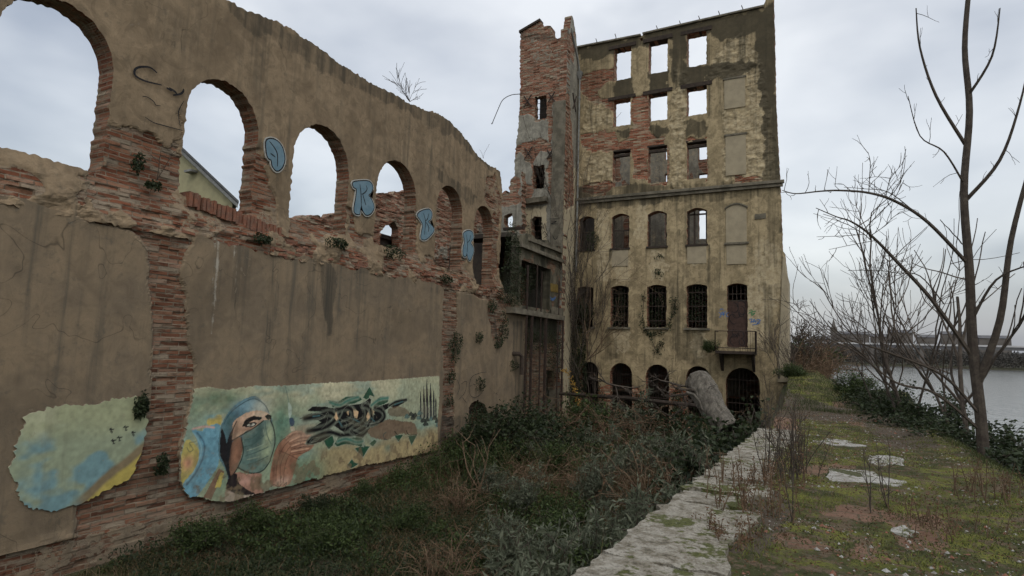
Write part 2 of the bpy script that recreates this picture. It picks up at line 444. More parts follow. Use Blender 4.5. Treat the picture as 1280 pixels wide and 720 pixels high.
# ================================================================== SETTING
GROUND_Z = -4.2
def sstep(x, a, b):
    t = np.clip((x-a)/(b-a), 0, 1); return t*t*(3-2*t)
def ground_h(X, Y):
    z = np.full(X.shape, GROUND_Z, float)+(fbm(X*.35+5, Y*.35+9, 4)-.5)*.5
    z += (Y > 0)*0
    w = sstep(X, -1.30, -1.12)
    top = -1.85+sstep(Y, 20, 29)*.55*(X < .5)
    bank = -1.85-sstep(X, 2.7, 7.5)*5.4
    z = z*(1-w)+np.where(X > 2.7, bank, top)*w
    far = sstep(Y, 31, 37)
    zf = -1.5-sstep(X+.0*Y, 1.2, 5.0)*6-sstep(Y, 60, 300)*2.5+(fbm(X*.2, Y*.2)-.5)*.6
    z = np.where(Y > 31, z*(1-far)+np.where(X > -1.2, zf, GROUND_Z+far*2)*far, z)
    # far bank, beyond the river
    fb = sstep(Y, 600, 640)
    z = z*(1-fb)+(-4.5+sstep(Y, 700, 1500)*14+(fbm(X*.004, Y*.004)-.5)*10*sstep(Y, 800, 1500))*fb
    return z
def terr_axis(a, b, dense):
    out = []; x = a
    while x < b:
        out.append(x); x += max(dense, abs(x)*.06 if abs(x) > 14 else dense)
    return np.array(out+[b])
xs = np.concatenate([-terr_axis(14, 3000, .5)[::-1], np.arange(-13.8, 13.9, .25), terr_axis(14, 3000, .5)])
ys = np.concatenate([-terr_axis(14, 400, 3)[::-1], np.arange(-13, 38, .25), terr_axis(38, 4000, .8)])
gx, gy = np.meshgrid(xs, ys, indexing='ij'); gz = ground_h(gx, gy)
def grid_mesh(name, gx, gy, gz, col=None, smoothf=True, uv=False):
    n, m = gx.shape; id_ = np.arange(n*m).reshape(n, m)
    f = np.stack([id_[:-1, :-1], id_[1:, :-1], id_[1:, 1:], id_[:-1, 1:]], -1).reshape(-1, 4)
    V = np.stack([gx, gy, gz], -1).reshape(-1, 3)
    return mesh_np(name, V, f, V[f.ravel()][:, :2] if uv else None, col, smoothf=smoothf)
M['earth'] = noisy('damp_earth', (.045, .037, .023), (.05, .056, .022), 1.2, bump=.8, dist=.05, cC=(.035, .03, .02))
g = link('ground', grid_mesh('ground', gx, gy, gz), M['earth']); tag(g, kind='structure')

# river
m, nt, b = newmat('river_water'); k = NT(nt); tc = k.n('ShaderNodeTexCoord')
b.inputs['Base Color'].default_value = (.10, .10, .09, 1); b.inputs['Roughness'].default_value = .12; b.inputs['Specular IOR Level'].default_value = .5
k.l(k.bump(k.noise(k.mapping(tc.outputs['Object'], (.7, .25, 1)), 1.2, 6, .65), .5, .25), b.inputs['Normal']); M['water'] = m
rv = MB(); rv.add([(5, -60, -6), (1800, -60, -6), (1800, 760, -6), (-900, 760, -6), (-900, 330, -6), (5, 300, -6)], [(0, 1, 2, 3, 4, 5)])
tag(rv.build('river', M['water']), kind='structure')

# river walk: broad top of the quay wall with moss, brick and stone
def path_mat():
    m, nt, b = newmat('mossy_quay_top'); k = NT(nt); tc = k.n('ShaderNodeTexCoord'); ob = tc.outputs['Object']
    at = k.n('ShaderNodeAttribute'); at.attribute_name = 'mask'; sep = k.n('ShaderNodeSeparateColor'); k.l(at.outputs['Color'], sep.inputs[0])
    n1 = k.noise(ob, 1.3, 8, .65); n2 = k.noise(ob, 6, 8, .7); n3 = k.noise(ob, 45, 5, .75); n4 = k.noise(ob, 160, 2, .6)
    moss = k.mix(k.rng(n1, .42, .6), (.055, .06, .018), (.185, .19, .036))
    moss = k.mix(k.rng(n3, .45, .68), moss, (.045, .05, .015)); moss = k.mix(k.rng(n2, .48, .60, 0, .9), moss, (.10, .078, .05))
    soil = k.mix(n3, (.06, .048, .035), (.15, .12, .085))
    br = k.n('ShaderNodeTexBrick'); br.inputs['Scale'].default_value = 1; br.inputs['Brick Width'].default_value = .42; br.inputs['Row Height'].default_value = .28
    br.inputs['Mortar Size'].default_value = .012; br.inputs['Color1'].default_value = (.20, .105, .07, 1); br.inputs['Color2'].default_value = (.26, .155, .105, 1); br.inputs['Mortar'].default_value = (.12, .10, .06, 1)
    k.l(k.mapping(ob, (1, 1, 1)), br.inputs['Vector'])
    brc = k.mix(k.rng(n2, .45, .65, 0, .8), br.outputs['Color'], (.12, .095, .055)); brc = k.mix(k.rng(n3, .5, .7, 0, .7), brc, (.24, .18, .13))
    f1 = k.rng(k.math('ADD', sep.outputs[0], k.math('MULTIPLY', k.math('SUBTRACT', n2, .5), 1.6)), .42, .6)
    c = k.mix(f1, moss, brc)
    f2 = k.rng(k.math('ADD', sep.outputs[1], k.math('MULTIPLY', k.math('SUBTRACT', n2, .5), 1.6)), .42, .6)
    c = k.mix(f2, c, soil)
    c = k.mix(k.rng(n4, .66, .74, 0, .7), c, (.30, .28, .22))
    k.l(c, b.inputs['Base Color']); b.inputs['Roughness'].default_value = .95
    h = k.math('ADD', k.math('MULTIPLY', n2, .7), k.math('MULTIPLY', n3, .6)); h = k.math('ADD', h, k.math('MULTIPLY', n4, .3))
    k.l(k.bump(h, 1.0, .05), b.inputs['Normal']); return m
M['path'] = path_mat()
def path_h(X, Y):
    z = -1.62+(fbm(X*1.1+3, Y*1.1, 4)-.5)*.09+(fbm(X*7, Y*7, 3)-.5)*.03
    z = z+sstep(Y, 21, 30)*1.0*(1-.85*sstep(X, .1, 1.5))+sstep(X, 1.6, 2.9)*.06-sstep(X, 2.4, 3.6)*.7*sstep(30-Y, 0, 3)
    return z
def edgeX(Y): return np.interp(Y, [-5, 4.2, 6.7, 13.7, 22, 31], [-1.6, -1.38, -1.22, -.86, -.80, -.80])
ty = np.arange(-3, 31.8, .05); tt = np.linspace(0, 1, 95)
PY, PT = np.meshgrid(ty, tt, indexing='ij')
PX = edgeX(PY)+PT*(3.7-edgeX(PY))+(fbm(PY*2.5, PT*0+3)-.5)*.10*(1-PT)
PZ = path_h(PX, PY)
Z0 = lambda px, py: tuple(onZ(px, py, -1.6)[:2])
pm = np.zeros(PX.shape+(3,))
for pl in ([(1015, 640), (1050, 628), (1095, 632), (1100, 650), (1060, 648)], [(935, 668), (985, 665), (1030, 678), (1060, 690), (1090, 700), (1060, 690), (990, 682)], [(1060, 680), (1100, 672), (1100, 700), (1070, 700)],
           [(1000, 583), (1050, 577), (1075, 585), (1000, 592)], [(1040, 505), (1100, 502), (1110, 540), (1060, 530)], [(960, 505), (990, 505), (1000, 540), (970, 545)], [(1100, 635), (1180, 640), (1190, 690), (1130, 680)]):
    q = mp(Z0, pl); pm[..., 0] = np.maximum(pm[..., 0], inpoly(q, PX, PY)*.95)
for pl in ([(905, 625), (960, 595), (1000, 640), (960, 690), (900, 690)], [(1050, 505), (1120, 500), (1180, 560), (1110, 560)], [(960, 480), (990, 500), (1120, 520), (1100, 530), (960, 520)]):
    q = mp(Z0, pl); pm[..., 1] = np.maximum(pm[..., 1], inpoly(q, PX, PY)*.75)
def blur(a, n=2):
    for _ in range(n):
        a = (a+np.roll(a, 1, 0)+np.roll(a, -1, 0)+np.roll(a, 1, 1)+np.roll(a, -1, 1))/5
    return a
for c_ in range(2): pm[..., c_] = blur(pm[..., c_], 4)
pm[..., 1] = np.maximum(pm[..., 1], .45*(PX > 2.2)); pm[..., 0] = np.maximum(pm[..., 0], .36)
# add a skirt at the pit side so that the walk is a solid quay
SX = np.concatenate([np.repeat(PX[:, :1], 8, 1), PX], 1); SY = np.concatenate([np.repeat(PY[:, :1], 8, 1), PY], 1)
sk = np.linspace(-3.2, -.08, 8)[None, :]; SZ = np.concatenate([PZ[:, :1]+sk, PZ], 1)
SX[:, :8] -= .0; SX[:, :8] += (fbm(SY[:, :8]*4, SZ[:, :8]*4)-.5)*.08
pmm = np.concatenate([np.tile(np.array([.6, .6, 0.]), (PX.shape[0], 8, 1)), pm], 1)
tag(link('path', grid_mesh('path', SX, SY, SZ, pmm.reshape(-1, 3)), M['path']), kind='structure')

# ---- stones on the walk
def stonemat(name, a, b_, mossy, dark, lo=.5):
    m, nt, b = newmat(name); k = NT(nt); tc = k.n('ShaderNodeTexCoord'); ge = k.n('ShaderNodeNewGeometry'); ob = ge.outputs['Position']
    n1 = k.noise(ob, 1.7, 8, .7); n2 = k.noise(ob, 7, 8, .75); n3 = k.noise(ob, 40, 5, .75)
    c = k.mix(k.rng(n2, .38, .6), a, b_); c = k.mix(k.rng(n3, .48, .66, 0, .75), c, dark); c = k.mix(k.rng(n2, .56, .68, 0, .8), c, np.array(dark)*.6)
    c = k.mix(k.rng(k.math('ADD', n1, k.math('MULTIPLY', k.math('SUBTRACT', n2, .5), .5)), lo, lo+.07, 0, .95), c, k.mix(k.rng(n3, .4, .6), mossy, np.array(mossy)*.5))
    k.l(c, b.inputs['Base Color']); k.l(k.bump(k.math('ADD', n2, k.math('MULTIPLY', n3, .5)), 1, .04), b.inputs['Normal']); return m
M['stone'] = stonemat('weathered_limestone', (.33, .31, .26), (.18, .16, .12), (.09, .10, .025), (.10, .085, .06), .53)
M['stoneb'] = stonemat('pale_worn_slab', (.42, .41, .38), (.30, .285, .25), (.08, .085, .03), (.19, .175, .145), .55)
def stone(name, poly, z, th, mat, rough, label, group, seed):
    ZB = -1.56; poly = densify(poly, .10, max(rough*.6, .025), True, seed); P = np.array(poly); c = P.mean(0)
    st = .035; gx_ = np.arange(P[:, 0].min(), P[:, 0].max()+st, st); gy_ = np.arange(P[:, 1].min(), P[:, 1].max()+st, st)
    def topz(x, y): return z(np.asarray(x), np.asarray(y))-ZB+(fbm(np.asarray(x)*5+seed, np.asarray(y)*5, 4)-.5)*rough+(fbm(np.asarray(x)*1.5+seed, np.asarray(y)*1.5, 3)-.5)*rough
    def rel(u, v, M_): return topz(u, v)
    o = wall(name, ((-c[0], -c[1], ZB), (1, 0, 0), (0, 1, 0), (0, 0, 1)), poly, (), st, th, None, rel, (0, 0, 0), mat, None, False)
    o.location = (c[0], c[1], 0)
    tag(o, label, 'stone', group); return o
yb = [1.2, 3.35, 4.6, 6.6, 7.15, 8.2, 8.9, 9.9, 11.3, 12.4, 14.1]
clab = ['mossy pale coping block cut off by the bottom edge of the photo', 'broad worn coping stone at the very front of the quay edge', 'large smooth pale coping stone with dark stains, beside the dry weed clump',
        'narrow broken coping stone just past the large smooth one', 'rough pitted coping stone in the middle of the quay edge', 'short coping stone with a green moss cushion, mid quay edge', 'flaking coping stone just before the tall dry weed stalks',
        'low moss crossed coping stone beside the dry weed stalks', 'flat pale coping stone behind the dry weed stalks', 'farthest pale coping stone, by the dark bush below the balcony']
for i in range(len(yb)-1):
    a, b_ = yb[i]+.015, yb[i+1]-(.02, .02, .04, .05, .03, .08, .05, .08, .06, .05)[i]; ea, eb = float(edgeX(a)), float(edgeX(b_)); w = (.95, .85, .80, .62, .75, .6, .66, .55, .62, .66)[i]
    tilt = random.uniform(-.02, .02)
    stone('coping_stone', [(ea-.12, a), (ea+w, a+random.uniform(-.1, .15)), (ea+w+random.uniform(-.07, .07), (a+b_)/2), (eb+w-random.uniform(0, .15), b_), (eb-.12, b_), ((ea+eb)/2-.14, (a+b_)/2)],
          lambda x, y, tilt=tilt: -1.565+tilt*(x+1), .28, M['stone'], (.03, .025, .022, .04, .06, .05, .055, .04, .03, .03)[i], clab[i], 'coping stones along the quay edge', 20+i)
slabs = [([(1010, 549), (1025, 546), (1062, 551), (1085, 556), (1062, 557), (1022, 555)], 'long narrow pale slab, farther of the two in mid path'),
         ([(1032, 592), (1040, 585), (1080, 588), (1113, 596), (1135, 600), (1120, 606), (1075, 600), (1040, 598)], 'pale slab with a ragged left end in mid path'),
         ([(1083, 568), (1110, 567), (1128, 571), (1130, 580), (1112, 580), (1090, 577)], 'pale slab at the river side of the path, between the two longer slabs'),
         ([(952, 724), (965, 709), (1000, 711), (1060, 722), (1050, 760), (960, 750)], 'pale slab cut off by the bottom edge of the photo, on the moss'),
         ([(1115, 656), (1130, 654), (1150, 662), (1140, 668), (1120, 664)], 'small pale slab at the river side near the front')]
for i, (pl, lb) in enumerate(slabs):
    stone('stone_slab', mp(Z0, pl), lambda x, y: path_h(x, y)*.8-.325+.004, .12, M['stoneb'], .03, lb, 'pale slabs set in the mossy path', 50+i)
print('setting done')
# ================================================================== MAIN MILL FACADE (plane Y=30)
FY = 30.0
fF = fy(FY); frF = ((0, FY, 0), (1, 0, 0), (0, 0, 1), (0, -1, 0))
mill = empty('mill_building', 'tall roofless ochre mill ruin with rows of empty windows', 'building', (-6, 30, GROUND_Z))
cols = [(-11.2, -10.3), (-9.33, -8.38), (-7.41, -6.42), (-5.42, -4.44), (-3.55, -2.6)]
def rect(x0, x1, z0, z1): return [(x0, z0), (x1, z0), (x1, z1), (x0, z1)]
def segarch(x0, x1, z0, z1, rise, n=8):
    pts = [(x0, z0), (x1, z0)]
    for i in range(n+1):
        t = i/n; pts.append((x1+(x0-x1)*t, z1-rise+rise*math.sin(math.pi*t)))
    return pts
def rndarch(x0, x1, z0, z1, n=16):
    r = (x1-x0)/2; c = (x0+x1)/2; pts = [(x0, z0), (x1, z0)]
    for i in range(n+1):
        a = math.pi*i/n; pts.append((c+r*math.cos(a), z1-r+r*math.sin(a)))
    return pts
holesF = []
W = {}
for c_ in (1, 2, 3):
    x0, x1 = cols[c_]
    W[1, c_] = rect(x0, x1, 14.75, 16.55); W[2, c_] = rect(x0, x1, 12.13, 13.62); W[3, c_] = rect(x0, x1, 8.78, 10.75)
for c_ in (0, 1, 2, 3):
    x0, x1 = cols[c_]
    W[4, c_] = segarch(x0, x1, 5.42, 7.28, .17); W[5, c_] = segarch(x0, x1, 1.24, 3.42, .10)
W[5, 4] = segarch(cols[4][0]+.03, cols[4][1]-.0, .35, 3.42, .12)
for i, (x0, x1) in enumerate([(-11.0, -9.95), (-9.32, -8.15), (-7.44, -6.28), (-5.45, -4.3), (-3.6, -2.1)]):
    W[6, i] = rndarch(x0, x1, -4.4, -.62)
top = mp(fF, [(721, 62), (722, 60), (740, 57), (760, 51), (790, 46), (801, 46), (803, 44), (830, 38), (860, 31), (900, 22), (930, 15), (950, 11), (954, 8), (957, 0), (958, -8), (964, -12), (968, -14)])
outF = [(-11.42, -4.6), (-.93, -4.6), (-.93, 4.7), (-1.03, 4.9), (-1.10, 8.0), (-1.22, 12), (-1.27, 18.2)]+top[::-1]
holesF = list(W.values())
# small square beam hole near the roof line
holesF.append(mp(fF, [(800, 47.5), (803.5, 47), (803.5, 51), (800, 51.5)]))
BR = [  # places where the render has fallen and brick shows
    [(724, 98), (735, 91), (748, 88), (762, 86), (768, 84), (768, 100), (755, 103), (752, 110), (746, 117), (738, 122), (727, 120)],
    [(733, 118), (745, 118), (752, 123), (767, 124), (768, 137), (750, 132), (733, 124)],
    [(727, 168), (740, 164), (768, 164), (772, 170), (775, 176), (768, 186), (760, 190), (726, 186)],
    [(790, 120), (806, 118), (811, 122), (811, 140), (813, 165), (830, 172), (836, 184), (810, 190), (811, 226), (791, 226), (789, 190), (768, 188), (772, 178), (786, 172), (790, 160)],
    [(727, 232), (745, 229), (765, 229), (766, 236), (760, 240), (755, 245), (738, 244), (727, 241)],
    [(766, 246), (795, 243), (794, 247), (768, 251)], [(836, 183), (835, 230), (812, 233), (812, 226), (833, 226), (833, 184)],
    [(857, 174), (884, 172), (884, 177), (859, 180)], [(918, 222), (940, 217), (956, 224), (946, 229), (920, 229)],
    [(878, 178), (884, 178), (884, 226), (880, 226)]]
LUMP = [[(845, 85), (860, 90), (857, 175), (858, 245), (838, 245), (838, 160), (842, 120)], [(885, 100), (905, 100), (906, 225), (960, 232), (972, 232), (962, 130), (945, 60), (925, 40), (900, 60), (886, 80)],
        [(728, 130), (765, 138), (766, 160), (740, 165), (728, 160)], [(728, 190), (766, 190), (765, 228), (728, 230)]]
DIRT = [([(950, 12), (970, 0), (976, 230), (955, 232), (950, 120), (945, 60)], .62), ([(722, 60), (860, 30), (955, 12), (950, 40), (900, 52), (888, 40), (860, 44), (724, 78)], .5),
        ([(768, 96), (790, 95), (790, 122), (768, 125)], .62), ([(811, 90), (835, 88), (835, 113), (811, 118)], .62), ([(857, 83), (882, 82), (882, 104), (857, 108)], .66), ([(883, 84), (930, 75), (945, 85), (905, 98), (885, 102)], .55),
        ([(768, 163), (790, 160), (788, 172), (776, 172)], .6), ([(811, 157), (836, 155), (836, 170), (815, 168)], .6), ([(857, 152), (883, 150), (883, 170), (857, 173)], .55), ([(838, 45), (856, 42), (858, 110), (840, 110)], .45),
        ([(722, 234), (976, 224), (976, 246), (722, 262)], .45), ([(860, 240), (882, 238), (880, 262), (860, 262)], .35), ([(955, 240), (976, 238), (979, 330), (960, 340)], .42), ([(722, 254), (745, 252), (741, 268), (722, 272)], .3)]
WARM = [[(843, 290), (857, 290), (860, 380), (845, 460), (838, 400)], [(846, 400), (880, 420), (870, 455), (848, 455)], [(885, 310), (905, 310), (910, 350), (890, 350)], [(935, 300), (960, 300), (965, 345), (935, 345)],
        [(950, 350), (978, 350), (975, 440), (955, 440)], [(750, 400), (790, 430), (780, 450), (752, 450)], [(884, 330), (904, 330), (902, 410), (888, 400)]]
LIGHTP = [[(768, 312), (788, 312), (787, 354), (768, 354)], [(860, 308), (884, 308), (882, 330), (862, 332)], [(862, 414), (884, 412), (884, 450), (866, 450)], [(745, 260), (765, 262), (764, 350), (745, 352)], [(765, 412), (786, 412), (786, 440), (765, 440)],
          [(811, 310), (833, 310), (833, 350), (812, 350)], [(795, 250), (810, 250), (808, 300), (792, 300)], [(912, 420), (950, 300), (975, 300), (979, 345), (960, 440)]]
def region(polys, f, u, v, jit=.12, soft=True):
    r = np.zeros(u.shape); du = (fbm(u*2.3+4, v*2.3+8, 4)-.5)*jit*4; dv = (fbm(u*2.3+40, v*2.3+80, 4)-.5)*jit*4
    for p in polys:
        P = mp(f, p)
        a = inpoly(P, u+du, v+dv).astype(float)
        if soft:
            s = 0.0
            for ox, oy in ((.05, 0), (-.05, 0), (0, .05), (0, -.05)): s = s+inpoly(P, u+du+ox, v+dv+oy)
            a = (a+s)/5
        r = np.maximum(r, a)
    return r
def maskF(u, v):
    m_ = np.zeros((len(u), 3)); m_[:, 0] = region(BR, fF, u, v)*.9
    wm = region(WARM, fF, u, v, .2)
    for p, a in DIRT: m_[:, 1] = np.maximum(m_[:, 1], region([p], fF, u, v, .15)*a)
    m_[:, 1] = np.maximum(m_[:, 1], wm*.28)
    m_[:, 1] += np.clip((v-8.5)/8, 0, 1)*.22+.22*sstep(fbm(u*.5+2, v*.22+5), .46, .62)
    for c0_, c1_ in cols: m_[:, 1] = np.maximum(m_[:, 1], .42*((u > c0_-.15) & (u < c0_+.1) | (u > c1_-.1) & (u < c1_+.15))*sstep(v, 3.9, 5.2)*(v < 5.4)*vnoise(u*9, v*.6)*1.6)
    m_[:, 2] = np.maximum(region(LIGHTP, fF, u, v, .15)*.55, region(LUMP, fF, u, v, .2)*.5)
    # render breaks at the foot of the wall between the basement arches
    m_[:, 0] = np.maximum(m_[:, 0], np.clip((-1.55-v)/.5+(fbm(u*1.5, v*1.5)-.5)*2, 0, .9)*(u < -3.8))
    return m_
def reliefF(u, v, m_):
    lump = region(LUMP, fF, u, v, .1)
    r = (fbm(u*2, v*2, 3)-.5)*.03+lump*((fbm(u*2.6, v*4.2, 5)-.5)*.15+.01)
    return r+m_[:, 0]*(-.035+brick_relief(u, v, amp=.03))
wall('wall', frF, outF, holesF, .05, .55, maskF, reliefF, (.75, .25, .1), M['facade'], mill, True, .012, .012, 3)
# cornice between the storeys
cb = MB()
ycor = 8.02
cb.box((-11.46, FY-.12, 7.98), (-.98, FY-.004, 8.13)); cb.box((-11.44, FY-.20, 8.133), (-.92, FY-.004, 8.28))
cb.build('cornice', M['conc'], mill, .012)
# plinth edge, roof plate and upstands
rp = MB()
for (a, b_) in (((721, 60.5), (801, 45)), ((803.5, 43.5), (955, 9))):
    p, q = fF(*a), fF(*b_)
    v = [(p[0], FY-.10, p[1]), (q[0], FY-.10, q[1]), (q[0], FY+.56, q[1]), (p[0], FY+.56, p[1])]
    rp.add(v+[(x, y, z+.09) for x, y, z in v], [(0, 1, 2, 3)[::-1], (4, 5, 6, 7), (0, 1, 5, 4), (1, 2, 6, 5), (2, 3, 7, 6), (3, 0, 4, 7)])
rp.build('wall_plate', M['conc'], mill)
for (px_, py_) in ((745, 56), (769, 50), (821, 40), (850, 34), (874, 28), (899, 22), (928, 15)):
    p = fF(px_, py_); s_ = MB(); s_.tube([(p[0], FY+.1, p[1]), (p[0]+.01, FY+.1, p[1]+.22), (p[0]-.05, FY+.1, p[1]+.42)], .022, 5); s_.build('roof_bolt', M['steel'], mill)
# ---- windows
for (r_, c_), poly in W.items():
    P = np.array(poly); x0, x1 = P[:, 0].min(), P[:, 0].max(); z0, z1 = P[:, 1].min(), P[:, 1].max()
    if r_ in (1, 2):
        l_ = MB(); l_.box((x0-.30, FY-.05, z1+.005), (x1+.27, FY+.5, z1+.20), .015); l_.build('lintel', M['wood'], mill)
    elif r_ == 3:
        l_ = MB(); l_.box((x0-.02, FY+.10, z1-.30), (x1+.02, FY+.26, z1-.17), .01); l_.box((x0-.05, FY+.02, z1-.03), (x1+.05, FY+.4, z1+.06), .01); l_.build('lintel', M['wood'], mill)
    elif r_ == 4:
        f_ = MB(); d = .09
        f_.box((x0, FY+.2, z0), (x0+d, FY+.29, z1-.15)); f_.box((x1-d, FY+.2, z0), (x1, FY+.29, z1-.15))
        fw = f_.build('window_frame', M['wood'], mill)
        s_ = MB(); s_.box((x0-.06, FY-.07, z0-.09), (x1+.06, FY+.2, z0-.002), .006); s_.build('sill', M['wood'], fw)
        if c_ in (0, 1):
            b_ = MB(); b_.box((x0+d, FY+.22, z0+.95), (x1-d, FY+.27, z0+1.03)); b_.box(((x0+x1)/2-.03+.1*c_, FY+.22, z0), ((x0+x1)/2+.03+.1*c_, FY+.27, z0+.95)); b_.build('glazing_bar', M['wood'], fw)
        if c_ == 3:
            b_ = MB(); b_.box((x0+.3, FY+.22, z0), (x0+.38, FY+.27, z1-.1)); b_.box((x0, FY+.22, z1-.33), (x1, FY+.27, z1-.25)); b_.build('glazing_bar', M['wood'], fw)
    elif r_ == 5 and c_ < 4:
        f_ = MB(); n_ = 6
        for i in range(n_):
            xx = x0+(x1-x0)*(i+.5)/n_; f_.tube([(xx, FY+.12, z0-.02), (xx, FY+.12, z1+.02)], .011, 5)
        for zz in (z0+.35, (z0+z1)/2, z1-.4): f_.box((x0-.02, FY+.135, zz-.02), (x1+.02, FY+.15, zz+.02))
        fw = f_.build('window_grille', M['steel'], mill)
        s_ = MB(); s_.box((x0-.12, FY-.12, z0-.10), (x1+.12, FY+.2, z0-.002), .008); s_.build('sill', M['conc'], fw)
    elif r_ == 6:
        f_ = MB()
        for i in range(9):
            xx = x0+(x1-x0)*(i+.5)/9; f_.tube([(xx, FY+.3, -4.3), (xx, FY+.3, z1-.02-abs(i-4)**2*.028)], .011, 5)
        for zz in (-1.2, -2.3): f_.box((x0, FY+.31, zz-.02), (x1, FY+.33, zz+.02))
        f_.build('arch_grille', M['steel'], mill)
# blind windows (infilled openings)
for (pl, lb) in (([(905.5, 101), (931.5, 98), (932, 133), (906, 137)], None), ([(907, 171), (932.5, 168), (933.5, 217), (908, 220)], None)):
    P = mp(fF, pl); P = rect(min(P[0][0], P[3][0]), P[1][0], P[3][1], P[0][1])
    MB().prism(P, frF, -.02, .055).build('blind_window', M['panel'], mill)
    MB().prism(rect(P[0][0]-.06, P[1][0]+.06, P[2][1]+.003, P[2][1]+.09), frF, -.02, .09).build('lintel', M['conc'], mill)
P = segarch(cols[4][0], cols[4][1], 5.42, 7.28, .17)
bwn = MB().prism(P, frF, -.02, .035).build('blind_window', M['panel'], mill)
MB().prism(rect(cols[4][0]-.07, cols[4][1]+.09, 5.32, 5.415), frF, -.02, .10).build('sill', M['conc'], bwn)
hd = MB()
ra = segarch(cols[4][0]-.05, cols[4][1]+.05, 7.0, 7.36, .2); rb = segarch(cols[4][0]-.05, cols[4][1]+.05, 7.0, 7.29, .2)
hd.prism(ra[2:]+rb[2:][::-1], frF, 0, .09); hd.build('hood_mould', M['conc'], bwn)
MB().prism(rect(cols[4][0]+.02, cols[4][1]-.02, 4.35, 5.31), frF, -.02, .028).build('infill_panel', M['panel'], mill)
for c_ in (1, 3):
    x0, x1 = cols[c_]; MB().prism(rect(x0+.03, x1-.03, 4.45, 5.32), frF, -.02, .03).build('infill_panel', M['panel'], mill)
MB().prism(mp(fF, [(943.5, 268), (957.5, 266.5), (957.5, 273), (943.5, 274.5)]), frF, -.02, .045).build('air_vent', M['conc'], mill)
# door with graffiti
dx0, dx1 = cols[4][0]+.03, cols[4][1]
dr = MB(); dr.box((dx0, FY+.15, .35), (dx1, FY+.21, 2.55)); dr = dr.build('door', M['redp'], mill)
sc = MB(); fr_d = ((0, FY+.148, 0), (1, 0, 0), (0, 0, 1), (0, -1, 0))
rs = random.Random(4)
for i in range(11):
    cx = rs.uniform(dx0+.2, dx1-.2); cz = rs.uniform(.6, 2.4); r = rs.uniform(.1, .22)
    sc.ribbon([(cx+r*.9*math.cos(a*.5+i), cz+r*1.3*math.sin(a*.45+i)) for a in range(rs.randint(7, 12))], .035, fr_d, .002+i*.0006)
sc.build('door_tag', M['black'], dr)
tr = MB()
for i in range(5): tr.box((dx0+.03+i*.19, FY+.17, 2.56), (dx0+.06+i*.19, FY+.2, 3.35))
tr.box((dx0, FY+.165, 2.9), (dx1, FY+.2, 2.94)); tr.box((dx0, FY+.16, 2.552), (dx1, FY+.22, 2.62)); tr.build('transom_grille', M['wood'], dr)
# balcony
bal = MB(); bx0, bx1 = -3.95, -2.2; by = FY-.95
bal.box((bx0, by, .02), (bx1, FY-.004, .16)); bal = bal.build('balcony_floor', M['wood'], mill, .01)
for x_ in (bx0+.15, bx1-.2):
    cbk = MB(); cbk.add([(x_, FY-.01, -.8), (x_+.12, FY-.01, -.8), (x_+.12, FY-.01, .015), (x_, FY-.01, .015), (x_, by+.1, .015), (x_+.12, by+.1, .015)], [(0, 3, 2, 1), (0, 4, 3), (1, 2, 5), (3, 4, 5, 2), (0, 1, 5, 4)])
    cbk.build('bracket', M['wood'], bal)
rl = MB()
for (a, b_) in (((bx0, by), (bx1, by)), ((bx0, by), (bx0, FY)), ((bx1, by), (bx1, FY))):
    for zz in (1.08, .3): rl.tube([(a[0], a[1], zz), (b_[0], b_[1], zz)], .02, 5)
for i in range(2):
    for x_ in (bx0, bx1): rl.tube([(x_, by, .1), (x_, by, 1.1)], .025, 5)
for i in range(1, 9): rl.tube([(bx1, by+i*.1, .15), (bx1, by+i*.1, 1.08)], .009, 4)
for i in range(1, 16):
    if i > 9: rl.tube([(bx0+i*.11, by, .15), (bx0+i*.11, by, 1.08)], .008, 4)
rl.build('railing', M['steel'], bal)
# interior: rear wall, floors, cross walls
fB = fy(36.0); frB = ((0, 36, 0), (1, 0, 0), (0, 0, 1), (0, -1, 0))
bh_ = []
for (x0p, x1p) in ((873, 889), (831, 846), (784, 800)):
    for (ya, yb_) in ((262, 298), (178, 198), (217, 226)):
        if x0p == 784: continue
        P = mp(fB, [(x0p, ya), (x1p, ya), (x1p, yb_), (x0p, yb_)]); bh_.append(rect(P[0][0], P[1][0], P[2][1], P[0][1]))
ztop = fB(850, 174)[1]
topb = [(-11.4+i*.35, ztop+.15+.25*(vnoise(i*.7, 3.)-.3)) for i in range(31)]
def maskB(u, v):
    m_ = np.zeros((len(u), 3)); m_[:, 0] = sstep(fbm(u*.8, v*.6, 3), .52, .6)*.8; m_[:, 2] = .35*fbm(u*1.3, v*1.3)+.2; return m_
topb = [p for p in topb if p[0] < -1.8]+[(-1.8, ztop+.1)]
wall('rear_wall', frB, [(-11.45, -4.6), (-1.8, -4.6)]+topb[::-1], bh_, .09, .4, maskB, lambda u, v, m_: m_[:, 0]*brick_relief(u, v), (.7, .3, .1), M['tower'], mill, True, .02, .01, 9)
for (zf, lb) in ((4.55, 1), (.0, 2)):
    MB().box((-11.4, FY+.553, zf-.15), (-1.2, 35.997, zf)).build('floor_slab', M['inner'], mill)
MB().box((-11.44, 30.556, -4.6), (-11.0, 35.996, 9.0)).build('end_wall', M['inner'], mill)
fs = ((-1.25, 0, 0), (0, 1, 0), (0, 0, 1), (1, 0, 0))
wall('side_wall', fs, [(30.553, -4.6), (36.4, -4.6), (36.4, 4), (33.5, 4.6), (31.6, 7), (30.9, 12), (30.553, 14)], [], .12, .4, lambda u, v: np.stack([0*u, .5+0*u, 0*u], 1), None, (.2, .5, .1), M['facade'], mill, True, .03, 0, 5)
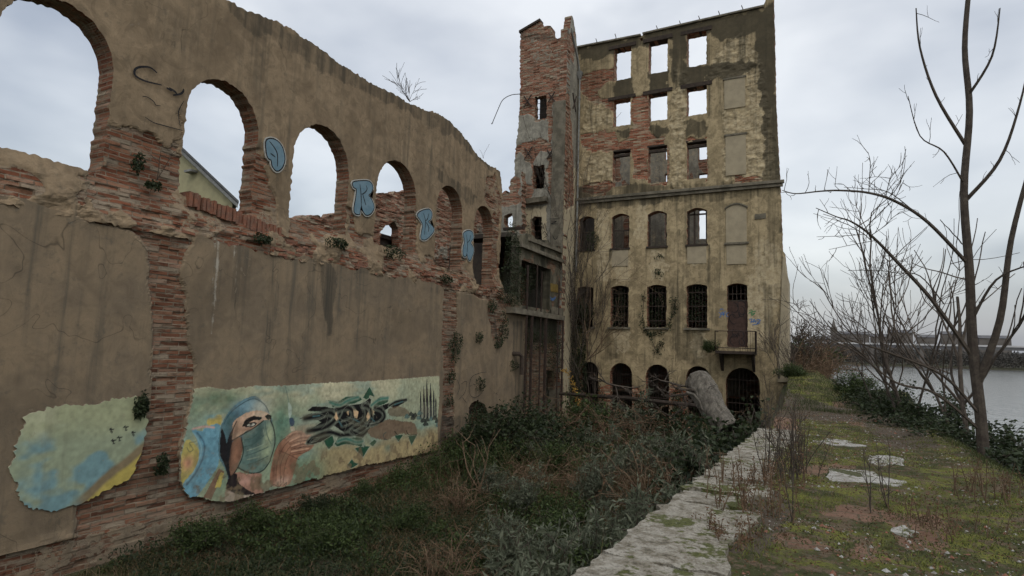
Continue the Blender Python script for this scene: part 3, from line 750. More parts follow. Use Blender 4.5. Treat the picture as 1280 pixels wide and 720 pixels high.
# battered buttress at the river corner
P = mp(fF, [(978.5, 318), (981, 322), (983, 340), (985.5, 348), (986.5, 478), (972, 478)])
MB().prism(P, ((0, 29.9, 0), (1, 0, 0), (0, 0, 1), (0, -1, 0)), -2.6, 0).build('buttress', M['panel'], mill, .02)
# downpipe in the corner beside the tower
dp = MB(); dp.tube([(-11.27, 29.86, 15.2), (-11.27, 29.86, 4.2)], .055, 8)
for zz in (14, 11.5, 9, 6.5): dp.tube([(-11.27, 29.86, zz), (-11.27, 29.86, zz+.07)], .075, 8)
dp = dp.build('downpipe', M['zinc'], mill)
hb = MB(); hb.add([(-11.42, 29.7, 15.55), (-11.12, 29.7, 15.55), (-11.12, 29.98, 15.55), (-11.42, 29.98, 15.55), (-11.33, 29.8, 15.15), (-11.21, 29.8, 15.15), (-11.21, 29.92, 15.15), (-11.33, 29.92, 15.15)],
       [(0, 1, 2, 3), (4, 7, 6, 5), (0, 4, 5, 1), (1, 5, 6, 2), (2, 6, 7, 3), (3, 7, 4, 0)]); hb.build('hopper_head', M['zinc'], dp)
gu_ = MB(); gu_.tube([(-11.27, 29.86, 15.5), (-11.33, 29.7, 16.2), (-11.4, 28.7, 17.6)], .05, 7); gu_.build('gutter_pipe', M['zinc'], dp)
# wall tags by the door
def tagmesh(name, strokes, frame, w, mat, parent, n0=.008, sm=4):
    t_ = MB()
    for i, s_ in enumerate(strokes): t_.ribbon(smooth(s_, sm, False), w, frame, n0+i*.0008)
    return t_.build(name, mat, parent)
Z8 = lambda ox, oy, s: (lambda x, y: (ox+x/s, oy+y/s))
zf_ = Z8(780, 320, 4)
tg = lambda st: [mp(lambda x, y: fF(*zf_(x, y)), q) for q in st]
tagmesh('wall_tag', tg([[(466, 285), (478, 282), (485, 298), (474, 306), (470, 284)], [(484, 300), (492, 280), (498, 298)], [(488, 292), (497, 291)], [(500, 302), (500, 282), (512, 280)], [(500, 290), (508, 289)], [(523, 282), (512, 290), (514, 302), (524, 300)], [(478, 272), (488, 264), (500, 270)]]), frF, .035, M['bluep'], mill)
tagmesh('wall_tag', tg([[(625, 272), (640, 270), (640, 290), (655, 285), (642, 298)], [(622, 290), (634, 280), (640, 300)], [(640, 280), (660, 275)]]), frF, .05, M['greenp'], mill)
tagmesh('wall_tag', tg([[(626, 318), (640, 315), (634, 338)], [(646, 336), (650, 316), (660, 335)], [(628, 330), (668, 325)], [(662, 318), (682, 320), (665, 338), (682, 334)], [(640, 345), (670, 340)]]), frF, .04, M['bluep'], mill)
print('mill done')

# ================================================================== TOWER
TY = 28.2
fT = fy(TY); frT = ((0, TY, 0), (1, 0, 0), (0, 0, 1), (0, -1, 0))
tower = empty('brick_tower', 'narrow crumbling brick stair tower with three small dark windows', 'tower', (-12.8, 29, GROUND_Z))
outT = mp(fT, [(640, 420), (641, 300), (642, 262), (643.5, 235), (643, 200), (645, 178), (648, 160), (649.5, 120), (650, 41), (653, 38), (660, 34), (668, 29), (675, 26), (677, 29), (678, 34), (682, 32), (689, 33), (690, 38), (692, 46), (697, 48), (704, 46)])
rx = -11.4
outT = outT+[(rx, outT[-1][1]), (rx, -4.5), (outT[0][0], -4.5)]
holT = [mp(fT, p) for p in ([(668, 121), (683, 119), (683, 147), (668.5, 149)], [(666, 207), (680.5, 206), (680.5, 235), (666, 236)], [(664, 274), (668, 270), (677, 271), (677, 303), (664, 302)])]
BT = [[(640, 20), (710, 20), (710, 130), (683, 128), (683, 150), (668, 152), (668, 147), (660, 143), (648, 144), (640, 130)],
      [(683, 115), (692, 118), (692, 160), (686, 190), (684, 158)], [(646, 183), (660, 176), (675, 173), (690, 178), (690, 190), (676, 186), (672, 195), (662, 206), (656, 198), (650, 187), (644, 200), (642, 186)],
      [(640, 230), (664, 232), (664, 200), (668, 200), (668, 235), (666, 245), (650, 256), (640, 258)], [(684, 198), (692, 195), (690, 245), (685, 240)]]
GT = [[(663, 40), (690, 55), (688, 80), (663, 80)], [(692, 60), (704, 60), (704, 110), (692, 105)]]
def maskT(u, v):
    m_ = np.zeros((len(u), 3)); m_[:, 0] = region(BT, fT, u, v, .1)*.9-region(GT, fT, u, v, .1)*.35
    m_[:, 2] = region([[(641, 262), (684, 256), (684, 330), (641, 330)]], fT, u, v, .05)*.9; m_[:, 1] = .05+.45*region([[(655, 250), (683, 245), (680, 262), (660, 262)], [(650, 38), (700, 44), (700, 52), (650, 50)]], fT, u, v, .1)
    return m_
wall('front_wall', frT, outT, holT, .045, .45, maskT, lambda u, v, m_: m_[:, 0]*(-.03+brick_relief(u, v, amp=.05))+(fbm(u*2, v*2)-.5)*.05, (.9, .2, .1), M['tower'], tower, True, .025, .02, 8)
frTs = ((rx, 0, 0), (0, 1, 0), (0, 0, 1), (1, 0, 0)); fTs = fx(rx)
outS = [(TY+.005, -4.5), (FY-.004, -4.5), (FY-.004, 16.4), (29.7, 16.9), (29.5, 17.6), (29.0, 18.3), (28.75, 18.35), (28.5, 17.4), (TY+.005, 17.35)]
BS = [[(704, 112), (712, 118), (717, 190), (717, 255), (708, 262), (705, 230)], [(704, 40), (720, 40), (718, 80), (712, 70)]]
def maskS(u, v):
    m_ = np.zeros((len(u), 3)); m_[:, 0] = region(BS, fTs, u, v, .1)*.9
    m_[:, 2] = .5*(v < 10)+.2; m_[:, 1] = .15; return m_
wall('side_wall', frTs, outS, [], .06, .4, maskS, lambda u, v, m_: m_[:, 0]*(-.03+brick_relief(u, v, amp=.04)), (.9, .2, .1), M['tower'], tower, True, .03, 0, 12)
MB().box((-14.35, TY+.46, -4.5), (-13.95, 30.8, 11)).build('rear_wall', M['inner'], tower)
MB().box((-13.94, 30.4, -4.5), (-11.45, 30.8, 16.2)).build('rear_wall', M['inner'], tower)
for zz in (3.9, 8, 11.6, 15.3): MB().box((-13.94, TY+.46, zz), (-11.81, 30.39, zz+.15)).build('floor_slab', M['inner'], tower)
# pilaster strip of grey render, proud of the front
P = mp(fT, [(692.5, 128), (704, 125), (705, 330), (691, 330)]); P = [(P[0][0], P[0][1]), (rx-.01, P[0][1]), (rx-.01, P[2][1]), (P[0][0], P[2][1])]
MB().prism(P, frT, -.03, .10).build('pilaster', M['conc'], tower, .015)
for i, p in enumerate(((660, 127), (661, 192), (690, 122), (688, 193))):
    c_ = fT(*p); s = .33 if i < 2 else .26; x_ = MB()
    for sg in (1, -1): x_.tube([(c_[0]-s*.7, TY-.06-.01*sg, c_[1]-s*sg), (c_[0]+s*.7, TY-.06-.01*sg, c_[1]+s*sg)], .035, 5)
    x_.build('wall_anchor', M['steel'], tower)
c_ = fTs(712, 95); x_ = MB()
for sg in (1, -1): x_.tube([(rx+.05+.02*sg, 29.1, 13.6-.45*sg), (rx+.05+.02*sg, 29.6, 13.6+.45*sg)], .035, 5)
x_.build('wall_anchor', M['steel'], tower)
for hp in holT[:3]:
    H = np.array(hp); b_ = MB()
    for i in range(3): b_.tube([(H[:, 0].min(), TY+.2, H[:, 1].min()+(i+1)*.32), (H[:, 0].max(), TY+.2, H[:, 1].min()+(i+1)*.32)], .016, 4)
    b_.build('window_bars', M['steel'], tower)
cc = MB(); p = fT(664, 253); q = fT(684, 250); cc.box((p[0]-.3, TY-.28, p[1]-.1), (q[0]+.1, TY-.02, p[1]+.14), .05); cc.build('broken_canopy', M['conc'], tower)
cap = MB(); pl = mp(fT, [(650, 41), (660, 34), (675, 26)])
cap.prism([(pl[0][0]-.05, pl[0][1]), (pl[2][0], pl[2][1]), (pl[2][0], pl[2][1]+.13), (pl[0][0]-.05, pl[0][1]+.13)], frT, -.46, .05); cap.build('coping', M['wood'], tower)
zt_ = Z8(580, 220, 6)
tg2 = lambda st: [mp(lambda x, y: fT(*zt_(x, y)), q) for q in st]
tagmesh('wall_tag', tg2([[(400, 345), (425, 318), (450, 345), (430, 385), (405, 360)], [(415, 400), (445, 425), (480, 415), (455, 460)], [(470, 345), (490, 365), (470, 385), (500, 400)], [(460, 260), (455, 285), (480, 290)]]), frT, .03, M['black'], tower)
tagmesh('wall_tag', tg2([[(590, 350), (600, 400), (610, 360), (625, 420)], [(590, 440), (610, 420), (630, 450), (600, 470)]]), frT, .035, M['black'], tower, .115)
tagmesh('wall_tag', tg2([[(650, 325), (715, 325)], [(655, 340), (700, 345), (660, 360), (712, 362)]]), frT, .035, M['black'], tower, .115)
tagmesh('wall_tag', tg2([[(670, 445), (690, 480), (712, 450)]]), frT, .035, M['black'], tower, .115)
# steel rod that curves out of the tower
wr = MB(); pts = [onY(px_, py_, TY+.3) for px_, py_ in smooth([(650, 117.5), (640, 118.5), (632, 122), (627, 127), (622, 138), (617, 150), (615, 155), (614.5, 154)], 4, False)]
wr.tube(pts, .022, 5); tag(wr.build('cable_hook', M['steel']), 'thin hooked cable sticking out of the left side of the brick tower', 'cable')
print('tower done')

# ================================================================== LEFT WALL
XU, XL = -11.75, -11.5
fU = fx(XU); fL = fx(XL)
frU = ((XU, 0, 0), (0, 1, 0), (0, 0, 1), (1, 0, 0)); frL = ((XL, 0, 0), (0, 1, 0), (0, 0, 1), (1, 0, 0))
aw = empty('arcade_wall', 'long brown ruined wall with five open arches above a painted mural', 'wall', (XL, 12, GROUND_Z))
arch = []
def pxarch(l, r, topy, botl, botr, seed):
    yl = fU(*l)[0]; yr = fU(*r)[0]; zt = fU(*topy)[1]; z0 = fU(*botl)[1]; z1 = fU(*botr)[1]
    rr = (yr-yl)/2; c = (yl+yr)/2
    pts = [(yl, z0), (c, (z0+z1)/2+.03), (yr, z1)]
    for i in range(25):
        a = math.pi*i/24; pts.append((c+rr*math.cos(a), zt-rr*1.08+rr*1.08*math.sin(a)))
    return pts
arch.append(pxarch((229, 180), (322, 180), (275, 98), (224, 241), (312, 272), 1))
arch.append(pxarch((366, 200), (437, 210), (403, 156.5), (367, 274), (437, 296), 2))
arch.append(pxarch((470, 250), (520, 250), (494, 199.5), (470, 305), (520, 322), 3))
arch.append(pxarch((545, 270), (578, 270), (562, 232), (545, 332), (578, 345), 4))
arch.append(pxarch((592, 300), (616, 300), (604, 257), (592, 356), (616, 366), 5))
topU = mp(fU, [(628, 238), (625, 214), (619, 210), (612, 206), (604, 200), (598, 196), (592, 188), (588, 181), (580, 171), (575, 164), (570, 160), (562, 151), (555, 147), (545, 141), (532, 138), (520, 132), (508, 128), (500, 122), (488, 115), (478, 111), (468, 106),
               (455, 98), (440, 89), (430, 82), (420, 77), (410, 66), (400, 61), (390, 53), (380, 49), (368, 38), (350, 29), (340, 24), (330, 22), (322, 17), (312, 14), (300, 9), (290, 3), (283, 0)])
topU += [(7.6, 7.75), (7.0, 7.9), (6.3, 7.8), (5.5, 8.0), (4.5, 7.9), (3, 8.0)]
LEDGE = 2.08
outU = [(3, LEDGE-.05), (21.95, LEDGE-.05)]+topU
# arches hidden to the left of the photo frame: the arcade goes on
r_ = .95
arch.append([(4.3, 3.0), (6.1, 3.0)]+[(5.2+.9*math.cos(math.pi*i/20), 4.95+.95*math.sin(math.pi*i/20)) for i in range(21)])
archn = arch
BU = [[(100, 150), (162, 152), (180, 158), (200, 175), (222, 182), (228, 200), (226, 260), (100, 260)], [(322, 190), (332, 205), (338, 240), (345, 275), (360, 300), (300, 290), (300, 200)], [(437, 250), (442, 262), (447, 290), (470, 300), (440, 310), (430, 260)],
      [(362, 262), (372, 270), (430, 285), (420, 300), (360, 290)], [(519, 240), (524, 280), (523, 330), (510, 330)], [(500, 315), (548, 330), (548, 345), (500, 335)], [(576, 300), (582, 330), (590, 352), (576, 350)],
      [(200, 235), (300, 262), (330, 285), (330, 330), (200, 290)], [(605, 225), (620, 222), (628, 250), (624, 300), (617, 262), (606, 250)], [(615, 262), (622, 265), (625, 390), (612, 390)], [(225, 150), (230, 180), (229, 240), (220, 235)]]
DU = [([(283, -5), (400, 55), (560, 145), (628, 210), (628, 225), (560, 170), (400, 85), (283, 20)], .5), ([(540, 200), (560, 215), (600, 250), (592, 262), (560, 235), (548, 232)], .5)]
def maskU(u, v):
    m_ = np.zeros((len(u), 3)); m_[:, 0] = region(BU, fU, u, v, .16)*(.9-.42*sstep(fbm(u*.9+3, v*1.4), .48, .60))
    m_[:, 0] = np.maximum(m_[:, 0], sstep(v, 3.0, 2.4)*.9*sstep(fbm(u*1.1, v*1.6), .42, .56))
    for p, a in DU: m_[:, 1] = np.maximum(m_[:, 1], region([p], fU, u, v, .15)*a)
    m_[:, 2] = .15*(fbm(u*.8, v*.8)-.3); return m_
def reliefU(u, v, m_):
    near = region(BU, fU, u, v, .1)
    r = (fbm(u*1.6, v*1.6, 3)-.5)*.05+m_[:, 0]*(-.04+brick_relief(u, v, amp=.07))
    return r+sstep(v, 3.2, 2.2)*(.26+(fbm(u*3, v*5)-.5)*.18)
wall('arcade', frU, outU, archn, .03, .48, maskU, reliefU, (.62, .3, .12), M['arcade'], aw, True, .02, .018, 21)
# lower wall
BLp = [[(150, 220), (236, 262), (240, 292), (232, 310), (226, 330), (229, 350), (234, 380), (236, 430), (242, 465), (240, 485), (232, 540), (227, 570), (230, 605), (240, 618), (262, 628), (392, 600), (480, 577), (550, 562), (556, 470), (552, 430), (556, 362), (572, 362), (570, 440), (566, 545), (600, 556), (650, 545), (660, 700), (100, 760), (100, 610), (160, 602), (175, 570), (183, 530), (185, 520), (190, 470), (192, 440), (190, 400), (190, 340), (178, 300), (170, 290), (160, 284), (100, 270)],
       [(614, 375), (628, 380), (635, 400), (624, 430), (616, 420), (610, 390)], [(555, 358), (600, 372), (640, 388), (640, 378), (600, 358), (555, 350)]]
DLp = [([(398, 318), (412, 322), (420, 340), (416, 420), (408, 420), (400, 360)], .55), ([(330, 300), (345, 310), (342, 480), (335, 480)], .3), ([(266, 500), (264, 300), (268, 300), (268, 500)], .35), ([(640, 400), (655, 400), (655, 540), (645, 540)], .5),
       ([(550, 520), (660, 520), (660, 560), (540, 600)], .5), ([(100, 600), (560, 560), (560, 620), (260, 680), (100, 720)], .22), ([(600, 390), (622, 390), (622, 440), (612, 450)], .25), ([(236, 288), (330, 300), (555, 362), (555, 370), (330, 312), (236, 298)], .3)]
LLp = [[(267, 296), (278, 296), (275, 330), (271, 360), (268, 420), (263, 420)], [(290, 300), (298, 300), (297, 330), (294, 365), (291, 365)], [(302, 302), (308, 302), (306, 330), (303, 330)], [(287, 470), (290, 380), (291, 380), (288, 470)]]
def maskL(u, v):
    m_ = np.zeros((len(u), 3)); m_[:, 0] = region(BLp, fL, u, v, .07)*.9
    m_[:, 0] = np.where(v < -3.6+.1*(fbm(u, v)), .85, m_[:, 0])
    m_[:, 0] -= sstep(v, -3.3, -3.6)*.38*sstep(fbm(u*.8, v*1.6), .38, .56)
    for p, a in DLp: m_[:, 1] = np.maximum(m_[:, 1], region([p], fL, u, v, .06)*a)
    m_[:, 1] += (m_[:, 0] > .5)*(.02+.3*sstep(fbm(u*1.3+9, v*1.3), .48, .66))*sstep(v, -3.4, -2.6)
    m_[:, 2] = region(LLp, fL, u, v, .02)*(.05+.6*vnoise(u*45, v*1.1))+.35*sstep(u, 9.6, 8.0)*sstep(v, -.5, 1.6)*fbm(u*9, v*.8)
    return m_
def reliefL(u, v, m_):
    return (fbm(u*.7, v*.7, 3)-.5)*.06+m_[:, 0]*(-.06+brick_relief(u, v, amp=.06)+(fbm(u*3, v*3)-.5)*.04)
topL = [(24.25, 1.75), (23.6, 2.0), (23.0, 2.25), (22.3, 2.3)]
yy = 22.0
while yy > 3: topL.append((yy, 2.1+.14*(vnoise(yy*2.2, 1.)-.5)+.10*(vnoise(yy*7, 4.)-.5))); yy -= .14
topL.append((3, 2.1))
holL = [mp(fL, [(586, 545), (586, 510), (590, 503), (597, 500), (606, 506), (609, 515), (609, 545)])]
wall('lower_wall', frL, [(3, -4.8), (24.25, -4.8)]+topL, holL, .03, .75, maskL, reliefL, (.9, .35, .1), M['lower'], aw, True, .015, .02, 22)
# row of bricks on edge along the sill of the first arch
for i in range(26):
    y_ = 7.75+i*.095+random.uniform(-.01, .01); b_ = None
    z_ = 3.06-i*.012
    sb = MB() if i == 0 else sb
    sb.box((XU-.2, y_, z_-.30+random.uniform(-.02, .02)), (XU+.16+random.uniform(-.03, .03), y_+.075, z_+random.uniform(-.03, .02)), .008)
M['brk'] = noisy('worn_brick', (.24, .10, .06), (.16, .085, .06), 5, cC=(.24, .19, .13), bump=.8, dist=.02)
sb.build('brick_sill', M['brk'], aw)
# clumps of loose masonry on the ledge
rb_ = random.Random(3); lm = MB()
for i in range(150):
    y_ = rb_.choice([rb_.uniform(7.5, 21.5), rb_.gauss(13.0, .5), rb_.gauss(10.2, .6), rb_.gauss(16.2, .4)]); w_, h_ = rb_.uniform(.12, .4), rb_.uniform(.05, .08)
    x_ = rb_.uniform(XU+.02, XL-.1); z_ = 2.0+rb_.uniform(0, .55)*(1-abs(x_-XU)*2)
    lm.box((x_-.1, y_, z_), (x_+.12, y_+w_, z_+h_), .02)
lm.build('broken_bricks', M['brk'], aw)

# ---- mural panel
MK = 1.75
def mural():
    z5 = Z8(220, 470, 4.5); z6 = Z8(370, 460, 4.8)
    xm = XL+.02; fM = fx(xm)
    out_px = [(243, 486), (262, 484), (285, 487), (320, 482), (345, 483), (400, 479), (470, 476), (510, 473), (549, 470), (549, 500), (546, 530), (547, 563), (530, 566), (500, 572), (480, 577), (455, 581), (430, 589), (405, 594), (398, 600), (392, 597), (370, 605), (340, 612), (322, 617), (300, 623), (283, 627), (262, 625), (245, 619), (238, 622), (230, 613), (226, 596), (226, 570), (231, 545), (236, 520), (241, 500)]
    step = .0145
    def paint(u, v):
        col = np.zeros((len(u), 3)); 
        hx = np.interp(v, [-3.6, -1.05], [0, 1])
        s = lambda c: lin(c)*MK
        def setc(a, c, m__): 
            a = (a*m__)[:, None]; return lambda col: col*(1-a)+np.asarray(c)*a
        def poly(pts, c, f, al=1.0, sm=True, wob=.012):
            nonlocal col
            P = mp(lambda x, y: fM(*f(x, y)), pts)
            if sm: P = smooth(P, 5)
            m__ = inpoly(P, u+(vnoise(u*25, v*25)-.5)*wob, v+(vnoise(u*25+9, v*25)-.5)*wob).astype(float)*al
            col = col*(1-m__[:, None])+s(c)*m__[:, None]
        def blob(x, y, rx_, ry_, c, f, al=.7):
            nonlocal col
            p = fM(*f(x, y)); q = fM(*f(x+rx_, y)); r__ = fM(*f(x, y+ry_))
            d = ((u-p[0])/(q[0]-p[0]))**2+((v-p[1])/(r__[1]-p[1]))**2
            m__ = np.exp(-d)*al*(.75+.5*fbm(u*6, v*6)); m__ = np.clip(m__, 0, 1)
            col = col*(1-m__[:, None])+s(c)*m__[:, None]
        def line(pts, w, c, f, sm=True, al=1.0):
            nonlocal col
            P = mp(lambda x, y: fM(*f(x, y)), pts)
            if sm and len(P) > 2: P = smooth(P, 5, False)
            P = np.array(P); m__ = np.zeros(len(u))
            w = w*.5
            for i in range(len(P)-1):
                a, b_ = P[i], P[i+1]; lo = np.minimum(a, b_)-w*2; hi = np.maximum(a, b_)+w*2
                sidx = np.nonzero((u > lo[0]) & (u < hi[0]) & (v > lo[1]) & (v < hi[1]))[0]
                if not len(sidx): continue
                d = b_-a; t = np.clip(((u[sidx]-a[0])*d[0]+(v[sidx]-a[1])*d[1])/(d@d+1e-12), 0, 1)
                dd = np.hypot(u[sidx]-a[0]-t*d[0], v[sidx]-a[1]-t*d[1])
                m__[sidx] = np.maximum(m__[sidx], np.clip(1.3-dd/w, 0, 1))
            m__ *= al
            col = col*(1-m__[:, None])+s(c)*m__[:, None]
        cream = s((162, 156, 124)); gr = s((126, 136, 108)); teal = s((104, 130, 118))
        n_ = fbm(u*1.3, v*2, 4); t = sstep(v+(n_-.5)*1.0, -1.2, -2.0)
        col = cream*(1-t[:, None])+gr*t[:, None]
        t = sstep(fbm(u*.9+5, v*3+2, 4), .45, .62)*.6; col = col*(1-t[:, None])+teal*t[:, None]
        t = sstep(v+.4*(n_-.5), -2.65, -3.05)*sstep(u, 11.2, 12.2); oc = s((140, 124, 84)); col = col*(1-t[:, None])+oc*t[:, None]
        t = sstep(u+(n_-.5), 14.2, 15.6)*sstep(v, -2.7, -2.2); c2 = s((140, 142, 112)); col = col*(1-.8*t[:, None])+.8*t[:, None]*c2
        # cowled figure: background shapes
        blob(260, 130, 160, 80, (62, 92, 66), z5, .8); blob(110, 180, 60, 80, (100, 118, 88), z5, .6); blob(590, 300, 70, 220, (70, 110, 88), z5, .85); blob(720, 560, 110, 90, (66, 108, 82), z5, .85); blob(240, 600, 70, 110, (80, 105, 80), z5, .6)
        poly([(55, 360), (110, 390), (132, 440), (110, 520), (60, 592), (30, 605), (22, 500)], (152, 140, 66), z5)
        blob(65, 490, 36, 40, (168, 112, 84), z5, .9); line([(60, 400), (75, 425), (95, 415), (85, 395), (75, 375), (110, 370)], .02, (90, 90, 60), z5)
        poly([(175, 270), (190, 235), (255, 220), (250, 280), (215, 292)], (156, 138, 62), z5); blob(205, 230, 30, 12, (80, 125, 130), z5, .8)
        poly([(90, 300), (150, 312), (165, 290), (252, 280), (240, 480), (200, 560), (130, 660), (82, 695), (38, 655), (42, 600), (108, 520), (130, 430), (118, 360)], (82, 128, 142), z5)
        line([(120, 320), (158, 380), (150, 460), (110, 545), (60, 610)], .05, (56, 92, 108), z5); line([(100, 320), (140, 390), (132, 460), (95, 545), (50, 600)], .03, (110, 150, 158), z5)
        line([(95, 298), (160, 285), (215, 290)], .05, (165, 130, 118), z5)
        poly([(150, 685), (240, 520), (272, 538), (195, 690)], (104, 78, 58), z5, sm=False); poly([(215, 628), (250, 540), (270, 545), (248, 625)], (156, 140, 60), z5, sm=False)
        # hood
        poly([(242, 460), (238, 380), (258, 270), (330, 165), (430, 113), (490, 148), (530, 220), (540, 260), (500, 300), (400, 330), (330, 450), (320, 560), (285, 640), (290, 560), (262, 500)], (66, 96, 102), z5)
        blob(465, 175, 55, 40, (172, 176, 158), z5, .9); blob(390, 170, 60, 35, (104, 140, 150), z5, .7); blob(340, 210, 50, 50, (58, 90, 102), z5, .6); blob(300, 260, 30, 60, (60, 92, 90), z5, .6)
        poly([(255, 300), (247, 440), (268, 490), (300, 600), (282, 640), (330, 650), (330, 560), (318, 470), (310, 400), (330, 290), (300, 330), (285, 380), (275, 330)], (22, 20, 22), z5)
        poly([(330, 250), (400, 205), (470, 195), (527, 216), (532, 245), (492, 252), (440, 292), (380, 325), (318, 362), (316, 300)], (172, 140, 112), z5)
        blob(352, 300, 30, 40, (138, 104, 80), z5, .7); blob(470, 215, 40, 16, (186, 168, 140), z5, .7)
        poly([(318, 370), (366, 348), (372, 430), (350, 500), (312, 565), (298, 480)], (112, 78, 56), z5); blob(330, 440, 16, 50, (150, 104, 74), z5, .7)
        poly([(372, 282), (392, 248), (432, 228), (478, 232), (470, 246), (430, 250), (395, 276)], (20, 17, 16), z5); poly([(385, 286), (406, 264), (438, 258), (455, 268), (430, 286)], (30, 24, 22), z5)
        poly([(398, 280), (412, 268), (436, 266), (444, 272), (426, 281)], (168, 166, 150), z5); blob(420, 272, 9, 8, (20, 20, 22), z5, 1)
        line([(380, 262), (398, 240), (440, 224)], .02, (20, 17, 16), z5); poly([(498, 226), (515, 216), (534, 222), (530, 246), (508, 240)], (18, 18, 20), z5); line([(340, 255), (320, 300), (312, 350)], .03, (20, 20, 22), z5)
        poly([(380, 325), (440, 290), (492, 250), (530, 252), (550, 300), (558, 360), (545, 430), (520, 490), (492, 532), (450, 547), (400, 542), (348, 515), (378, 440)], (84, 106, 96), z5)
        blob(525, 330, 26, 60, (150, 158, 118), z5, .9); blob(510, 430, 40, 60, (140, 150, 112), z5, .7); blob(430, 360, 40, 40, (58, 84, 80), z5, .8); blob(470, 320, 20, 70, (40, 62, 60), z5, .7); blob(430, 490, 60, 30, (66, 96, 90), z5, .7)
        for q in ([(380, 400), (440, 380), (500, 330)], [(390, 450), (450, 430), (520, 400)], [(400, 500), (460, 480), (520, 450)], [(500, 260), (512, 330), (535, 380)], [(385, 360), (430, 350), (480, 300)]): line(q, .022, (56, 80, 74), z5)
        for q in ([(400, 420), (460, 400), (520, 370)], [(400, 470), (470, 455)], [(490, 300), (500, 340)]): line(q, .018, (130, 142, 120), z5)
        for q in ([(318, 362), (380, 325), (440, 290), (490, 252)], [(366, 345), (378, 430), (350, 510), (304, 580)], [(348, 514), (400, 542), (450, 547), (495, 528), (530, 480)], [(530, 480), (557, 380), (550, 300), (530, 250)]): line(q, .036, (18, 22, 22), z5)
        poly([(340, 540), (400, 552), (482, 550), (470, 610), (492, 652), (430, 662), (340, 640), (296, 600)], (140, 102, 82), z5); blob(385, 590, 40, 16, (160, 122, 104), z5, .8)
        poly([(296, 575), (340, 548), (350, 600), (400, 640), (440, 662), (380, 668), (284, 645)], (30, 22, 22), z5); blob(470, 600, 12, 40, (40, 40, 36), z5, .7)
        poly([(282, 640), (350, 668), (440, 664), (492, 655), (480, 690), (290, 706), (270, 680)], (150, 128, 112), z5, .8)
        poly([(532, 610), (540, 500), (566, 405), (620, 342), (680, 318), (745, 325), (775, 360), (765, 405), (690, 455), (668, 520), (628, 612)], (132, 92, 66), z5)
        blob(690, 350, 50, 20, (176, 142, 112), z5, .8); blob(730, 385, 45, 16, (158, 122, 96), z5, .8); blob(590, 440, 20, 60, (104, 66, 46), z5, .7); blob(600, 590, 50, 25, (166, 136, 116), z5, .7)
        for q in ([(560, 590), (575, 470), (620, 380), (680, 345)], [(600, 600), (615, 500), (650, 430), (720, 395)], [(585, 600), (592, 490), (640, 400), (700, 372)], [(580, 420), (630, 440), (690, 470)]): line(q, .02, (76, 46, 34), z5)
        line([(612, 50), (632, 140), (640, 230)], .02, (60, 90, 84), z5); poly([(630, 150), (650, 175), (645, 225), (632, 230)], (140, 156, 140), z5); poly([(636, 240), (655, 235), (666, 262), (652, 285), (638, 270)], (38, 62, 84), z5); poly([(640, 285), (664, 285), (670, 308), (645, 310)], (164, 156, 130), z5, sm=False)
        for q, w_ in (([(620, 352), (660, 322), (705, 318)], .11), ([(640, 372), (700, 345), (752, 340)], .11), ([(650, 400), (710, 380), (768, 380)], .10), ([(650, 430), (700, 420), (745, 412)], .09)): line(q, w_, (112, 74, 54), z5); line([(x, y-5) for x, y in q], w_*.5, (172, 132, 102), z5)
        for q in ([(560, 420), (590, 365), (640, 335)], [(640, 385), (700, 365), (765, 362)], [(648, 415), (700, 400), (760, 398)], [(655, 445), (690, 438), (735, 425)]): line(q, .016, (58, 36, 28), z5)
        blob(548, 540, 10, 60, (84, 52, 38), z5, .8); blob(650, 500, 12, 50, (92, 58, 42), z5, .8); blob(300, 420, 14, 120, (24, 26, 28), z5, .85); blob(330, 330, 12, 60, (96, 68, 50), z5, .6); blob(400, 300, 30, 10, (120, 86, 64), z5, .7)
        line([(270, 270), (300, 215), (350, 170), (430, 128), (490, 155), (520, 200)], .022, (40, 62, 70), z5)
        tagk = (60, 58, 50)
        for q in ([(530, 625), (550, 610), (570, 625)], [(570, 600), (575, 625), (590, 605)], [(600, 615), (620, 598), (612, 620)]): line(q, .018, tagk, z5)
        # lettering
        K = (8, 8, 9); GN = (26, 66, 46)
        halo = (128, 136, 116)
        blob(120, 300, 90, 80, (100, 122, 100), z6, .5); blob(60, 380, 80, 50, (150, 118, 96), z6, .6); blob(480, 300, 220, 120, (120, 128, 104), z6, .35)
        for P_ in ([(188, 193), (250, 203), (300, 172), (375, 168), (395, 190), (350, 212), (290, 228), (222, 243), (205, 215)], [(400, 178), (440, 113), (472, 170), (440, 165), (432, 192)], [(450, 215), (510, 172), (557, 172), (552, 202), (490, 240)],
                   [(165, 432), (178, 404), (214, 398), (232, 450), (195, 487), (175, 460)], [(352, 482), (385, 470), (398, 440), (418, 468), (442, 470), (402, 532)], [(588, 405), (642, 400), (612, 442)], [(672, 410), (724, 400), (690, 462)],
                   [(230, 455), (260, 400), (310, 400), (400, 425), (395, 470), (300, 455), (245, 470)], [(308, 582), (335, 545), (345, 565), (372, 575), (330, 602)], [(440, 455), (470, 430), (485, 440), (462, 470)]):
            Q = np.array(P_, float); cc = Q.mean(0); poly([tuple(cc+(q-cc)*1.16) for q in Q], halo, z6, .8, False); poly(P_, GN, z6, 1, False)
